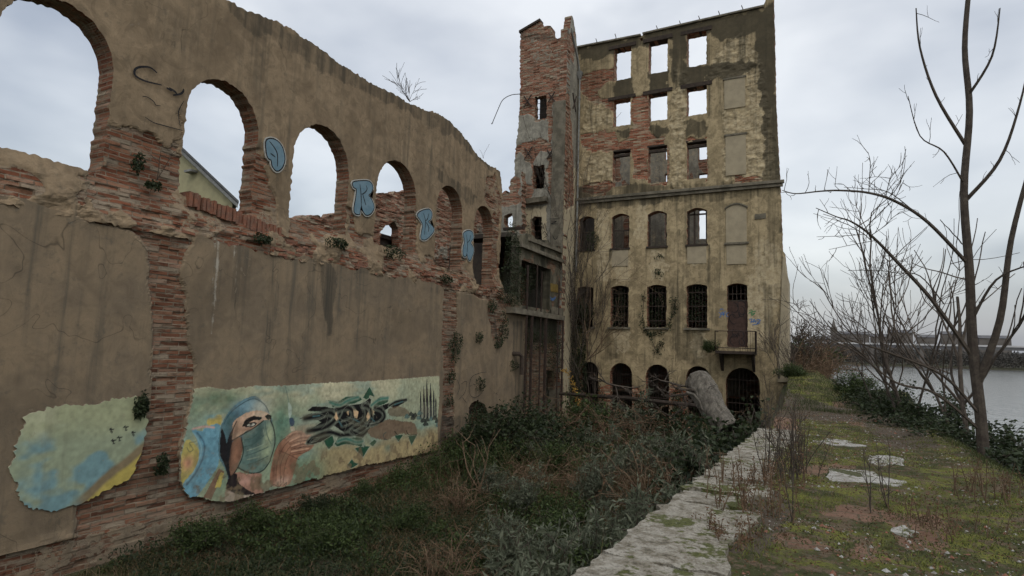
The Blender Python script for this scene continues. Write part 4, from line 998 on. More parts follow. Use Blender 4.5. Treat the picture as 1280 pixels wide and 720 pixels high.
        BK = ([(18, 305), (85, 272), (160, 270), (150, 262), (66, 257), (95, 230), (170, 232), (232, 245), (215, 300), (190, 342), (160, 376), (60, 382), (112, 350), (150, 325), (120, 312)],
              [(58, 452), (90, 412), (150, 392), (195, 362), (228, 378), (215, 400), (150, 442), (95, 458)], [(208, 335), (235, 240), (290, 225), (330, 222), (400, 212), (440, 180), (450, 190), (440, 260), (470, 280), (520, 300), (500, 340), (430, 355), (385, 400), (320, 410), (262, 370)],
              [(455, 250), (500, 230), (560, 210), (555, 240), (520, 262), (530, 300), (500, 330), (480, 290)], [(568, 232), (600, 200), (655, 186), (668, 196), (625, 220), (588, 244)], [(420, 340), (520, 330), (470, 360), (430, 372), (400, 420), (380, 395)])
        for P_ in BK:
            Q = np.array(P_, float); cc = Q.mean(0); poly([tuple(cc+(q-cc)*1.10) for q in Q], halo, z6, .8, False)
        for P_ in BK: poly(P_, K, z6, 1, False)
        for P_ in ([(218, 300), (235, 250), (258, 305), (240, 322)], [(335, 235), (372, 262), (366, 300), (345, 300)], [(415, 300), (430, 250), (448, 290), (425, 320)], [(440, 230), (470, 260), (460, 290)]): poly(P_, (176, 146, 104), z6, 1, False)
        for q, w_ in (([(50, 302), (130, 288), (200, 268), (238, 300), (200, 348)], .17), ([(70, 378), (160, 362), (222, 322), (262, 268)], .17), ([(240, 250), (300, 235), (342, 262), (330, 312), (280, 335)], .18), ([(300, 405), (350, 362), (402, 330), (424, 270), (404, 222)], .18),
                  ([(404, 222), (442, 240), (452, 300), (430, 348)], .16), ([(450, 348), (502, 330), (532, 290), (512, 250), (472, 238)], .15), ([(72, 444), (130, 405), (200, 385), (270, 402), (340, 396)], .15), ([(330, 380), (392, 404), (440, 368), (500, 352)], .14), ([(560, 226), (600, 202), (660, 190)], .10)):
            line(q, w_+.03, halo, z6, True, .8); line(q, w_+.0, K, z6)
        for q in ([(200, 205), (260, 222), (310, 195), (372, 176)], [(450, 225), (500, 190), (552, 180)], [(250, 440), (300, 425), (360, 445), (400, 440)]): line(q, .13, halo, z6); line(q, .09, (52, 100, 84), z6)
        for P_ in ([(226, 296), (238, 262), (252, 300), (240, 316)], [(342, 250), (366, 266), (360, 292), (346, 290)], [(420, 292), (430, 264), (440, 286), (428, 308)], [(300, 262), (315, 256), (312, 285)]): poly(P_, (178, 148, 106), z6, 1, False)
        LN = (138, 142, 124)
        for q in ([(80, 445), (100, 420), (140, 418), (120, 440), (90, 446)], [(165, 300), (190, 262), (180, 330), (150, 365)], [(232, 330), (300, 315), (350, 340), (420, 350)], [(262, 300), (290, 240), (330, 225), (345, 270), (330, 310)], [(380, 225), (400, 270), (395, 310), (430, 335), (500, 322)],
                  [(290, 345), (340, 330), (390, 345), (340, 380)], [(400, 225), (430, 200), (440, 250), (420, 300)], [(480, 240), (520, 230), (515, 290), (490, 320)], [(300, 290), (360, 310), (400, 290)], [(240, 245), (260, 300), (300, 330), (290, 380)], [(200, 375), (260, 375), (290, 400)],
                  [(130, 270), (170, 290), (120, 320)], [(320, 360), (360, 400), (430, 360), (500, 345)], [(235, 210), (300, 190), (370, 185)]): line(q, .011, LN, z6, True, .55)
        for q in ([(100, 290), (140, 285)], [(340, 305), (380, 325)], [(255, 320), (275, 350)], [(590, 220), (640, 200)], [(450, 300), (470, 320)]): line(q, .04, (48, 88, 92), z6)
        # bare brown patches
        br_ = (100, 80, 60)
        poly([(430, 372), (480, 345), (555, 308), (620, 318), (705, 330), (722, 400), (660, 395), (600, 402), (540, 432), (450, 412)], br_, z6, .95, wob=.05); poly([(560, 240), (640, 235), (680, 270), (640, 290), (560, 285)], (92, 76, 56), z6, .75, wob=.05); poly([(840, 440), (740, 520), (850, 500)], br_, z6, .6, wob=.05)
        line([(540, 385), (525, 400), (530, 425), (545, 430)], .03, (40, 60, 60), z6); blob(550, 480, 22, 24, (76, 100, 84), z6, .8); line([(590, 380), (605, 400)], .03, K, z6); line([(660, 375), (675, 400), (720, 398)], .03, K, z6)
        # clump of spires and bushes
        for (x_, y0_, w_) in ((745, 140, 5), (766, 105, 7), (785, 66, 8), (806, 92, 8), (825, 130, 6), (838, 180, 5)):
            poly([(x_-1, y0_), (x_+1, y0_), (x_+w_, 205), (x_-w_, 205)], (24, 24, 28), z6, 1, False, .004)
            poly([(x_-w_*.8, 200), (x_+w_*.8, 200), (x_+w_*.8, 300), (x_-w_*.8, 300)], (36, 38, 40), z6, .95, False, .01)
        for x_ in (755, 776, 796, 816): poly([(x_-4, 235), (x_+4, 235), (x_+4, 310), (x_-4, 310)], (124, 124, 106), z6, .9, False, .01)
        for i, (x_, y_) in enumerate(((665, 290), (690, 278), (712, 285), (735, 300), (760, 315), (785, 310), (810, 305), (830, 300), (845, 320), (740, 270), (700, 300), (775, 335), (850, 340))): 
            poly([(x_-16, y_+8), (x_-10, y_-8), (x_, y_-16), (x_+10, y_-6), (x_+17, y_+6), (x_, y_+12)], (28, 34, 32) if i % 3 else (66, 92, 88), z6, .9, True, .04)
        # weathering
        for i in range(26):
            a = 8.4+i*.35; blob_u = np.exp(-((u-a-.2*vnoise(v*3, a))/.03)**2)*sstep(v, -2.2, -1.2)*.25*(vnoise(u*0+a*3.3, v*.7)); col = col*(1-blob_u[:, None])+s((100, 96, 76))*blob_u[:, None]
        w_ = sstep(fbm(u*5, v*5, 5), .56, .66)*sstep(v, -2.6, -3.1)*.7; col = col*(1-w_[:, None])+s((96, 80, 56))*w_[:, None]
        pg = (.62+.66*fbm(u*14, v*14, 4)+.22*(fbm(u*2.2+3, v*5, 4)-.5)-.15*(vnoise(u*60, v*60) > .82))[:, None]; col = col*pg; gr_ = (sstep(fbm(u*1.7+8, v*3.2, 5), .54, .68)*.22)[:, None]; col = col*(1-gr_)+s((104, 98, 74))*gr_; g_ = col.mean(1, keepdims=True); return np.clip(col*.85+g_*.15, 0, .8)
    rel = lambda u, v, m_: (fbm(u*.7, v*.7, 3)-.5)*.06+.005+sstep(v, -3.0, -3.6)*.05*vnoise(u*1.5, 2.)
    out = mp(fM, out_px)
    o = wall('painted_mural', ((xm, 0, 0), (0, 1, 0), (0, 0, 1), (1, 0, 0)), out, (), step, .055, paint, rel, (.30, .27, .2), attr_mat('mural_paint', 'mask'), aw, False, .012, 0, 31)
    o['label'] = 'pale green mural of a hooded figure in a mask beside black lettering'
    # mural continues on the render left of the brick pier
    def paint2(u, v):
        c_ = lin((138, 140, 114))*MK*np.ones((len(u), 3)); t = sstep(v+.5*(fbm(u*1.5, v*2)-.5), -1.45, -1.95)[:, None]; c_ = c_*(1-t)+t*lin((92, 118, 120))*MK
        t = (sstep(fbm(u*1.1+4, v*1.6), .48, .6)*.8)[:, None]; c_ = c_*(1-t)+t*lin((122, 126, 98))*MK
        t = sstep(v-(u-6.8)*.8+.1*(fbm(u*2, v*2)-.5), -2.25, -2.35)[:, None]*sstep(u, 5.9, 6.3)[:, None]; c_ = c_*(1-t)+t*lin((104, 92, 70))*MK
        t = sstep(v-(u-6.8)*.8+.1*(fbm(u*2, v*2)-.5), -2.45, -2.55)[:, None]*sstep(u, 5.9, 6.3)[:, None]; c_ = c_*(1-t)+t*lin((146, 132, 70))*MK
        c_ = c_*(.72+.5*fbm(u*14, v*14, 4))[:, None]
        s_ = np.zeros(len(u))
        for (y_, z_) in ((6.55, -1.75), (6.8, -1.72), (6.7, -1.9), (6.95, -1.85), (6.6, -1.95)):
            d = np.abs((u-y_)+(v-z_)*.4); s_ = np.maximum(s_, ((d < .014) & (np.abs(v-z_) < .05)) | ((np.abs(v-z_-.02) < .01) & (np.abs(u-y_) < .045)))
        return c_*(1-s_[:, None])+s_[:, None]*.02
    out2 = [(5.2, -1.35), (5.6, -1.22), (6.2, -1.25)]+mp(fM, [(160, 496), (172, 498), (182, 512), (184, 530), (180, 550), (176, 568), (168, 588), (160, 600)])+[(6.2, -2.95), (5.7, -3.0), (5.3, -2.8), (5.05, -2.2)]
    o = wall('painted_mural', ((xm, 0, 0), (0, 1, 0), (0, 0, 1), (1, 0, 0)), out2, (), .02, .05, paint2, rel, (.3, .27, .2), attr_mat('mural_paint_b', 'mask'), aw, False, .02, 0, 32)
    o['label'] = 'blue and yellow scrap of mural left of the brick pier'
mural()
# ---- letters sprayed on the piers
def letter(pts, strokes, f, label, k=1.13):
    P = mp(lambda x, y: fU(*f(x, y)), pts); Q = np.array(smooth(P, 3)); c_ = Q.mean(0)
    def off(d):
        n_ = len(Q); t = np.roll(Q, -1, 0)-np.roll(Q, 1, 0); t /= np.linalg.norm(t, axis=1)[:, None]; nn = np.stack([t[:, 1], -t[:, 0]], 1)
        a = .5*np.sum(Q[:, 0]*np.roll(Q[:, 1], -1)-np.roll(Q[:, 0], -1)*Q[:, 1]); return Q+nn*d*(1 if a > 0 else -1)
    fr = ((XU+.030, 0, 0), (0, 1, 0), (0, 0, 1), (1, 0, 0))
    base = MB().prism(off(.06), fr, -.03, .003).build('graffiti_letter', M['halo'], aw); base['label'] = label
    MB().prism(off(.033), fr, .0032, .006).build('outline', M['black'], base)
    MB().prism(Q, fr, .0062, .009).build('fill', M['blue'], base)
    t_ = MB()
    for i, s_ in enumerate(strokes): t_.ribbon(smooth(mp(lambda x, y: fU(*f(x, y)), s_), 4, False), .035, fr, .010+i*.001)
    t_.build('stroke', M['black'], base)
z1 = Z8(160, 0, 3); z4 = Z8(400, 60, 3); z5b = Z8(400, 280, 3)
letter([(514, 535), (530, 522), (555, 530), (575, 556), (583, 598), (572, 630), (553, 640), (538, 622), (534, 600), (520, 588)], [[(526, 530), (545, 555), (556, 580), (556, 625)], [(530, 575), (548, 590)]], z1, 'blue leaf shaped sprayed letter between the first two arches')
letter([(121, 505), (150, 500), (182, 502), (194, 522), (188, 542), (178, 552), (190, 570), (199, 598), (186, 621), (168, 625), (156, 606), (152, 590), (147, 606), (144, 623), (128, 619), (125, 600), (132, 560), (134, 530), (123, 522)], [[(146, 512), (150, 550), (151, 596)], [(170, 516), (172, 532), (160, 546), (152, 548)], [(156, 548), (162, 570), (168, 590)]], z4, 'blue sprayed letter R between the second and third arches')
letter([(362, 627), (378, 612), (405, 606), (416, 620), (413, 640), (403, 652), (418, 668), (424, 684), (410, 704), (392, 718), (376, 714), (378, 690), (382, 664), (374, 646)], [[(384, 620), (392, 650), (388, 700)], [(404, 622), (400, 640), (392, 650)], [(394, 654), (404, 672), (402, 690)]], z4, 'pale blue sprayed letter R between the third and fourth arches')
letter([(535, 37), (552, 26), (568, 31), (572, 52), (562, 70), (572, 90), (571, 110), (560, 136), (551, 126), (548, 108), (543, 122), (535, 118), (534, 90), (540, 65)], [[(546, 40), (550, 80), (548, 108)], [(561, 42), (558, 60), (550, 70)]], z5b, 'small blue sprayed letter between the fourth and fifth arches')
tgU = lambda st: [mp(lambda x, y: fU(*z1(x, y)), q) for q in st]
frUp = ((XU+.03, 0, 0), (0, 1, 0), (0, 0, 1), (1, 0, 0))
t_ = tagmesh('wall_tag', tgU([[(105, 275), (80, 255), (45, 252), (22, 262), (24, 285), (60, 305), (122, 320)], [(140, 330), (160, 342)], [(165, 358), (190, 354), (202, 345), (204, 334)], [(150, 330), (172, 345), (178, 356)]]), frUp, .045, M['black'], aw)
t_['label'] = 'looping black sprayed line at the upper left'
tagmesh('wall_crack', tgU([[(50, 362), (70, 366), (92, 382), (100, 395), (118, 398)], [(60, 440), (90, 460), (130, 472), (160, 480), (200, 490)], [(205, 380), (185, 420), (190, 470)]]), frUp, .02, M['black'], aw)
tgl = lambda st: [mp(lambda x, y: fL(*z5b(x, y)), q) for q in st]
tagmesh('wall_tag', tgl([[(620, 555), (590, 560), (565, 575), (556, 605), (560, 640), (580, 650), (605, 630), (608, 600)], [(570, 600), (582, 604)], [(508, 580), (520, 610), (510, 640)], [(525, 600), (545, 590), (540, 630), (515, 660)], [(530, 650), (545, 670)]]), ((XL+.035, 0, 0), (0, 1, 0), (0, 0, 1), (1, 0, 0)), .022, M['black'], aw)
print('left wall done')
# elbow pipe
pe = MB(); p0 = onX(641, 442, XL); pe.tube([p0+np.array([-.1, 0, 0]), p0+np.array([.22, .15, .0]), p0+np.array([.3, .3, -.12]), p0+np.array([.3, .32, -.9])], .09, 8); tag(pe.build('drain_elbow', M['wood']), 'black elbow of a drainpipe on the lower wall beside the annex', 'pipe')
# little brick patches / rusty pipes low on the wall
for px_ in (613, 620):
    p = onX(px_, 516, XL); q_ = onX(px_, 545, XL); b_ = MB(); b_.tube([p+np.array([.08, 0, 0]), q_+np.array([.08, 0, -.3])], .03, 6)
    tag(b_.build('rusty_pipe', M['steel']), 'short rusty pipe on the lower wall, %s the ivy filled niche' % ('just right of' if px_ == 613 else 'second one right of'), 'pipe', 'short pipes by the niche')

# ================================================================== ANNEX between arcade and tower
annex = empty('ruined_annex', 'grey concrete annex with a black opening between arcade and tower', 'building', (XL, 26, GROUND_Z))
y0, y1 = 23.3, 28.15
def maskA(u, v):
    m_ = np.zeros((len(u), 3)); m_[:, 1] = .2+.5*sstep(fbm(u*1.2, v*.7), .45, .62); m_[:, 0] = sstep(fbm(u*1.5+7, v*1.5), .55, .66)*.8; m_[:, 2] = .3*sstep(v, 4, 4.6); return m_
wall('upper_wall', frL, [(y0, 1.75), (y1, 1.75), (y1, 5.35), (27.2, 5.2), (26.4, 5.35), (25.2, 5.1), (24.4, 5.3), (y0, 5.0)], [rect(23.55, 26.9, 1.9, 3.95)], .06, .4, maskA, lambda u, v, m_: (fbm(u*3, v*3)-.5)*.04, (.3, .5, 0), M['annex'], annex, True, .03, .01, 41)
c_ = MB(); c_.box((XL-.2, y0-.2, 4.45), (XL+.22, y1-.03, 4.62), .02); c_.box((XL-.1, y0+.9, 4.95), (XL+.12, y1-.03, 5.12), .03); c_.build('cornice', M['conc'], annex)
c_ = MB(); c_.box((XL-.45, 22.2, 1.45), (XL+.34, y1-.03, 1.72), .02); c_.build('floor_beam', M['conc'], annex)
c_ = MB(); c_.box((XL+.1, 26.9, 1.725), (XL+.3, 28.0, 2.05), .02); c_.build('upstand', M['conc'], annex)
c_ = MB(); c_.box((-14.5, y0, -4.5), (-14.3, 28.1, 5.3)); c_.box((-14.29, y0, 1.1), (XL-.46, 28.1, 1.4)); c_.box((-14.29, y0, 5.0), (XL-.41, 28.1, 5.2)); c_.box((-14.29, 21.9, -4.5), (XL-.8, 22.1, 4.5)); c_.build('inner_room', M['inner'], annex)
def maskA2(u, v):
    m_ = np.zeros((len(u), 3)); m_[:, 0] = .9*(v < .55+.3*(vnoise(u*3, 1.)-.5)); m_[:, 1] = .35+.3*(v > .3); return m_
wall('lower_wall', ((XL-.10, 0, 0), (0, 1, 0), (0, 0, 1), (1, 0, 0)), [(24.7, -3.1), (26.3, -2.9), (26.32, -2.4), (28.15, -2.0), (28.15, 1.44), (24.7, 1.44)], [rect(26.95, 27.9, -2.45, -1.1)], .05, .35, maskA2, lambda u, v, m_: m_[:, 0]*brick_relief(u, v, amp=.06), (.8, .4, 0), M['annex'], annex, True, .02, .02, 43)
for (px_, w_, zt, zb) in ((657, .07, 3.7, -3.6), (664, .10, 1.45, -3.8), (675, .05, 3.6, -3.4), (681.5, .11, 1.45, -4.4), (697, .06, 3.4, -3.4), (703, .08, 1.45, -4.2), (669, .04, 3.9, 1.7)):
    y_ = fx(XL+.3)(px_, 440)[0]; c_ = MB(); c_.box((XL+.30-w_/2, y_-w_/2, zb), (XL+.30+w_/2, y_+w_/2, zt)); c_.build('steel_post', M['steel'], annex)
for (ya_, yb2, zt_p) in ((25.9, 26.3, -2.95), (27.9, 28.15, -2.05)): MB().box((XL-.35, ya_, -4.6), (XL+.1, yb2, zt_p)).build('pier', M['conc'], annex)
c_ = MB(); p = onX(634, 286, XL-.3); c_.box((XL-.5, 22.6, p[2]-.06), (XL+.5, 22.75, p[2]+.06)); c_.build('steel_joist', M['steel'], annex)
# painted patches on annex inner pier
c_ = MB(); c_.prism(mp(fL, [(688, 354), (697, 356), (697, 366), (688, 364)]), frL, 0, .03); c_.build('wall_tag', plain('yellow_spray_paint', (.20, .14, .04)), annex)
tagmesh('wall_tag', [mp(lambda x, y: fL(620+x/4, 320+y/4), q) for q in ([(268, 205), (280, 215), (295, 205), (285, 220), (270, 218)],)], frL, .06, M['bluep'], annex, .03)
# crumbled wall behind: between arcade end and tower
fR = fy(27.0); frR = ((0, 27.0, 0), (1, 0, 0), (0, 0, 1), (0, -1, 0))
outR = mp(fR, [(610, 420), (610, 262), (620, 262), (625, 252), (629, 240), (633, 237), (636, 245), (637, 228), (641, 222), (646, 216), (652, 214), (652, 420)])
wall('wall_remnant', frR, outR, [mp(fR, [(630, 270), (641, 266), (641, 285), (632, 288)])], .06, .5, lambda u, v: np.stack([.2+.7*sstep(fbm(u*1.3+2, v*1.3), .42, .52), .25+0*u, .3*(v > 8)], 1), lambda u, v, m_: m_[:, 0]*brick_relief(u, v, amp=.08), (.9, .3, 0), M['tower'], None, True, .05, .03, 44)
tag(bpy.data.objects['wall_remnant'], 'ragged brick and render stub between the arcade end and the tower', 'wall')
# ruined brick wall seen through the arches
XB = -17.5; fW = fx(XB)
outW = mp(fW, [(366, 276), (372, 271), (395, 269), (405, 272), (418, 268), (436, 262), (450, 252), (470, 243), (484, 241), (498, 240), (510, 238), (522, 237), (545, 228), (575, 226), (600, 240), (625, 250)])
outW = [(outW[0][0], -1)]+outW+[(outW[-1][0], -1)]
ww = wall('brick_ruin', ((XB, 0, 0), (0, 1, 0), (0, 0, 1), (1, 0, 0)), outW, [mp(fW, [(476, 330), (477, 290), (484, 280), (494, 277), (500, 285), (501, 330)])], .06, .5, lambda u, v: np.stack([.95-.5*sstep(fbm(u, v), .55, .65), .15+0*u, 0*u], 1), lambda u, v, m_: brick_relief(u, v, amp=.12)+(fbm(u, v)-.5)*.3, (.9, .3, 0), M['tower'], None, True, .05, .03, 45)
tag(ww, 'ragged red brick wall standing behind the arches', 'wall')
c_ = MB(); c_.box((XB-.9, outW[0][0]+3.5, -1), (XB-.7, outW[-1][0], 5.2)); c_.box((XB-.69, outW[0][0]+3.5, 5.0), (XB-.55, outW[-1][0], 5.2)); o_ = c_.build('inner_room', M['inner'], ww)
# house behind the first arch
hy = 26.0; fH = fy(hy)
A = fH(229, 189); B_ = fH(297, 254)
house = empty('yellow_house', 'pale yellow house gable with grey roof seen through the first arch', 'house', ((A[0]-3), hy, -2))
sl = (A[1]-B_[1])/(B_[0]-A[0]); ax_ = A[0]-2.2; az = A[1]+2.2*sl; lx = ax_-(B_[0]-ax_); lz = B_[1]
M['hwall'] = noisy('yellow_house_render', (.36, .335, .20), (.30, .28, .17), 1.5); M['roof'] = noisy('dark_grey_roof', (.09, .095, .10), (.13, .13, .13), 3)
hf = ((0, hy, 0), (1, 0, 0), (0, 0, 1), (0, -1, 0))
def hprism(poly, n0, n1, back=None):
    # prism running straight away behind the gable (the ridge points away from the wall)
    b = MB(); k = len(poly); dx_ = A[0]/hy
    b.prism(poly, hf, n0, n1); b.v = [(x+(y-hy)*dx_, y, z) for x, y, z in b.v]; return b
hprism([(lx+.5, -3), (B_[0]-.5, -3), (B_[0]-.5, B_[1]+.1), (ax_, az-.35), (lx+.5, lz+.1)], -9, 0).build('wall', M['hwall'], house)
rf = hprism([(B_[0], B_[1]), (ax_, az), (lx, lz), (lx, lz-.16), (ax_, az-.2), (B_[0], B_[1]-.16)], -9.4, .45).build('roof', M['roof'], house)
hprism([(B_[0]-.05, B_[1]-.16), (ax_, az-.2), (ax_, az-.48), (B_[0]-.05, B_[1]-.42)], .30, .36).build('barge_board', M['zinc'], rf)
pr = MB(); p = fH(240, 208); pr.box((p[0]-.1, hy-.5, p[1]-.55), (p[0]+.7, hy, p[1]-.40)); pr.build('purlin_end', M['zinc'], rf)
print('left side done')
# ================================================================== VEGETATION
class LF:   # collects leaves / blades as quads
    def __init__(s): s.V = []; s.F = []; s.n = 0
    def leaves(s, c, d, L, Wd, rg, droop=.0):
        c = np.asarray(c, float); n = len(c)
        d = d/(np.linalg.norm(d, axis=1)[:, None]+1e-9); r = rg.normal(size=(n, 3)); sd_ = np.cross(d, r); sd_ /= (np.linalg.norm(sd_, axis=1)[:, None]+1e-9)
        up = np.cross(d, sd_); L = np.broadcast_to(L, n)[:, None]; Wd = np.broadcast_to(Wd, n)[:, None]
        a = c; t = c+d*L; t[:, 2] -= droop*L[:, 0]; m = c+d*L*.45
        v = np.stack([a, m+sd_*Wd/2+up*Wd*.15, t, m-sd_*Wd/2+up*Wd*.15], 1).reshape(-1, 3)
        s.F.append(np.arange(4*n).reshape(-1, 4)+s.n); s.V.append(v); s.n += 4*n
    def blades(s, c, h, w, lean, rg):
        c = np.asarray(c, float); n = len(c); a = rg.uniform(0, 2*np.pi, n); b = rg.uniform(0, 2*np.pi, n)
        h = np.broadcast_to(h, n); lean = np.broadcast_to(lean, n); dx = np.cos(a)*lean*h; dy = np.sin(a)*lean*h
        wx = np.cos(b)*w/2; wy = np.sin(b)*w/2
        p0 = c; p1 = c+np.stack([dx*.35, dy*.35, h*.6], 1); p2 = c+np.stack([dx, dy, h], 1)
        o = np.stack([wx, wy, np.zeros(n)], 1)
        v = np.stack([p0-o, p0+o, p1+o*.8, p1-o*.8, p2+o*.1, p2-o*.1], 1).reshape(-1, 3)
        i = np.arange(n)*6+s.n
        s.F.append(np.concatenate([np.stack([i, i+1, i+2, i+3], 1), np.stack([i+3, i+2, i+4, i+5], 1)])); s.V.append(v); s.n += 6*n
    def mesh(s, name): return mesh_np(name, np.concatenate(s.V), np.concatenate(s.F))
def rdir(rg, n, up=0.0):
    d = rg.normal(size=(n, 3)); d /= np.linalg.norm(d, axis=1)[:, None]; d[:, 2] += up; return d/np.linalg.norm(d, axis=1)[:, None]

# --- ground cover of the pit (one stuff object per look)
rg = np.random.default_rng(5)
def pit_points(n, y0=3.0, y1=29.5):
    pts = []
    Y = rg.uniform(0, 1, n)**.8*(y1-y0)+y0; X = rg.uniform(-11.3, -1.25, n)
    Z = ground_h(X, Y); return np.stack([X, Y, Z], 1)
def visible(P, m=60):
    C_ = P @ R3; return (C_[:, 2] > .5) & (np.abs(C_[:, 0]/C_[:, 2]*F) < 640+m) & (C_[:, 1]/C_[:, 2]*F < 360+m*2)
def dens(P, s, a, off=0): return fbm(P[:, 0]*s+off, P[:, 1]*s+off*2, 4) > a
def hfac(P_):  # plants stay low near the mural and toward the front
    return 1-.62*sstep(P_[:, 1], 17, 11)*sstep(-P_[:, 0], 2.5, 6.0)-.0*P_[:, 0]
L_ = LF(); P = pit_points(120000); P = P[visible(P)]; A_ = P[dens(P, .35, .47)]
hh = (.12+.5*fbm(A_[:, 0]*.6, A_[:, 1]*.6, 3))*rg.uniform(.5, 1.1, len(A_))*hfac(A_); L_.blades(A_, hh, .014+.0*hh, .55, rg)
o = link('rough_grass', L_.mesh('rough_grass'), M['grass']); tag(o, 'rough green grass covering the floor of the pit', 'grass', kind='stuff')
L_ = LF(); P = pit_points(90000); P = P[visible(P)]; A_ = P[dens(P, .45, .50, 7)]
hh = (.2+.6*fbm(A_[:, 0]*.5+3, A_[:, 1]*.5, 3))*rg.uniform(.4, 1.2, len(A_))*hfac(A_); L_.blades(A_, hh, .010, 1.3, rg)
P = pit_points(7000); P = P[dens(P, .4, .45, 7) & visible(P)]; L_.blades(P, rg.uniform(.5, 1.5, len(P))*hfac(P)**1.5, .014, .6, rg)
o = link('dry_grass', L_.mesh('dry_grass'), M['straw']); tag(o, 'matted brown dry grass and stalks filling the pit', 'dry grass', kind='stuff')
L_ = LF(); P = pit_points(170000); P = P[visible(P)]; A_ = P[dens(P, .5, .455, 13)].copy(); A_[:, 2] += rg.uniform(.02, .8, len(A_))*(.1+1.3*sstep(fbm(A_[:, 0]*.9, A_[:, 1]*.9), .35, .65))*hfac(A_)
L_.leaves(A_, rdir(rg, len(A_), .3), rg.uniform(.05, .12, len(A_)), .045, rg)
o = link('ground_cover', L_.mesh('ground_cover'), M['leaf']); tag(o, 'low leafy weeds spread over the floor of the pit', 'weeds', kind='stuff')

L_ = LF(); n = 60000; Yn = rg.uniform(6.5, 15, n); Xn = rg.uniform(-11.4, -1.4, n); P = np.stack([Xn, Yn, ground_h(Xn, Yn)], 1); P = P[visible(P)]; P[:, 2] += rg.random(len(P))**2*.28
L_.leaves(P, rdir(rg, len(P), .3), rg.uniform(.03, .09, len(P)), .035, rg)
o = link('leafy_weeds', L_.mesh('leafy_weeds'), M['leafd']); tag(o, 'low dark leafy weeds carpeting the near floor of the pit', 'weeds', kind='stuff')
# --- shrub meshes
def twigs_mesh(name, lines, nside=4):
    b = MB()
    for pts, rr in lines: b.tube(pts, rr, nside, False)
    me = bpy.data.meshes.new(name); me.from_pydata(b.v, [], b.f); me.update(); return me
def curve_stem(rs, base, d, L, n=6, bend=.25, up=0.15, sag=0):
    p = np.array(base, float); d = np.array(d, float); out = [p.copy()]
    for i in range(n):
        d = d+np.array([rs.gauss(0, bend), rs.gauss(0, bend), rs.gauss(0, bend)+up-sag*i/n]); d /= np.linalg.norm(d)
        p = p+d*L/n; out.append(p.copy())
    return out
def shrub_proto(seed, kind, h=1.0, r=.7):
    rs = random.Random(seed); rg_ = np.random.default_rng(seed); lines = []; lf = LF()
    ns = {'silver': 15, 'green': 26, 'brown': 30, 'ivy': 22}[kind]
    for i in range(ns):
        a = rs.uniform(0, 2*math.pi); rr = r*.3*math.sqrt(rs.random()); b0 = (rr*math.cos(a), rr*math.sin(a), -.1)
        sp = {'silver': .45, 'green': .9, 'brown': .9, 'ivy': 1.3}[kind]
        d = (sp*math.cos(a)*rs.random(), sp*math.sin(a)*rs.random(), 1)
        Ls = h*rs.uniform(.6, 1.15)*(1.5 if kind == 'brown' else 1.1)
        st = curve_stem(rs, b0, d, Ls, 7, .16, .05, .75 if kind == 'brown' else (.3 if kind != 'silver' else .1))
        lines.append((st, list(np.linspace(.013, .004, len(st)))))
        subs = [st]
        for j in range(5 if kind != 'brown' else 3):
            k = rs.randint(2, 6); s2 = curve_stem(rs, st[k], (rs.gauss(0, 1), rs.gauss(0, 1), rs.uniform(.2, 1)), Ls*.32, 4, .2, .05, .1)
            lines.append((s2, list(np.linspace(.006, .003, len(s2))))); subs.append(s2)
        for s_ in subs:
            S = np.array(s_); m = {'silver': 26, 'green': 30, 'brown': 6, 'ivy': 34}[kind]
            t = rg_.uniform(.25 if s_ is st else .05, 1, m)*(len(S)-1.001); i0 = t.astype(int); f = (t-i0)[:, None]
            c = S[i0]*(1-f)+S[i0+1]*f+rg_.normal(size=(m, 3))*.02*(1+3*(kind in ('green', 'ivy')))
            if kind == 'silver': lf.leaves(c, rdir(rg_, m, .45), rg_.uniform(.07, .15, m), rg_.uniform(.018, .032, m), rg_, .15)
            elif kind == 'green': lf.leaves(c, rdir(rg_, m, .2), rg_.uniform(.05, .10, m), rg_.uniform(.03, .06, m), rg_, .15)
            elif kind == 'ivy': lf.leaves(c, rdir(rg_, m, .1), rg_.uniform(.05, .09, m), rg_.uniform(.04, .07, m), rg_, .2)
            else: lf.leaves(c, rdir(rg_, m, -.2), rg_.uniform(.03, .07, m), rg_.uniform(.015, .03, m), rg_, .2)
    return twigs_mesh('stems', lines), lf.mesh('foliage')
PROTO = {}
for kd, mt, tw in (('silver', 'leafs', 'twig'), ('green', 'leaf', 'bark'), ('brown', 'leafb', 'drytwig'), ('ivy', 'leafd', 'bark')):
    for i in range(3):
        a_, b_ = shrub_proto(100+i*7+len(kd), kd); a_.materials.append(M[tw]); b_.materials.append(M[mt]); PROTO[kd, i] = (a_, b_)
def place_shrub(kd, x, y, z, sc, label, group, seed, cat='shrub', name='shrub', szx=1.0):
    rs = random.Random(seed); root = empty(name, label, cat, (x, y, z), group); root.rotation_euler.z = rs.uniform(0, 6.28); root.scale = (sc*szx, sc*szx, sc)
    a_, b_ = PROTO[kd, seed % 3]
    for nm, me in (('stems', a_), ('foliage', b_)):
        o = bpy.data.objects.new(nm, me); COL.objects.link(o); o.parent = root
    return root
def gz_at(x, y): return float(ground_h(np.array([x]), np.array([y]))[0])
# px position of the foot, kind, scale
def foot(px_, py_, z=-4.1):
    p = onZ(px_, py_, z); return p[0], p[1]
SH = []
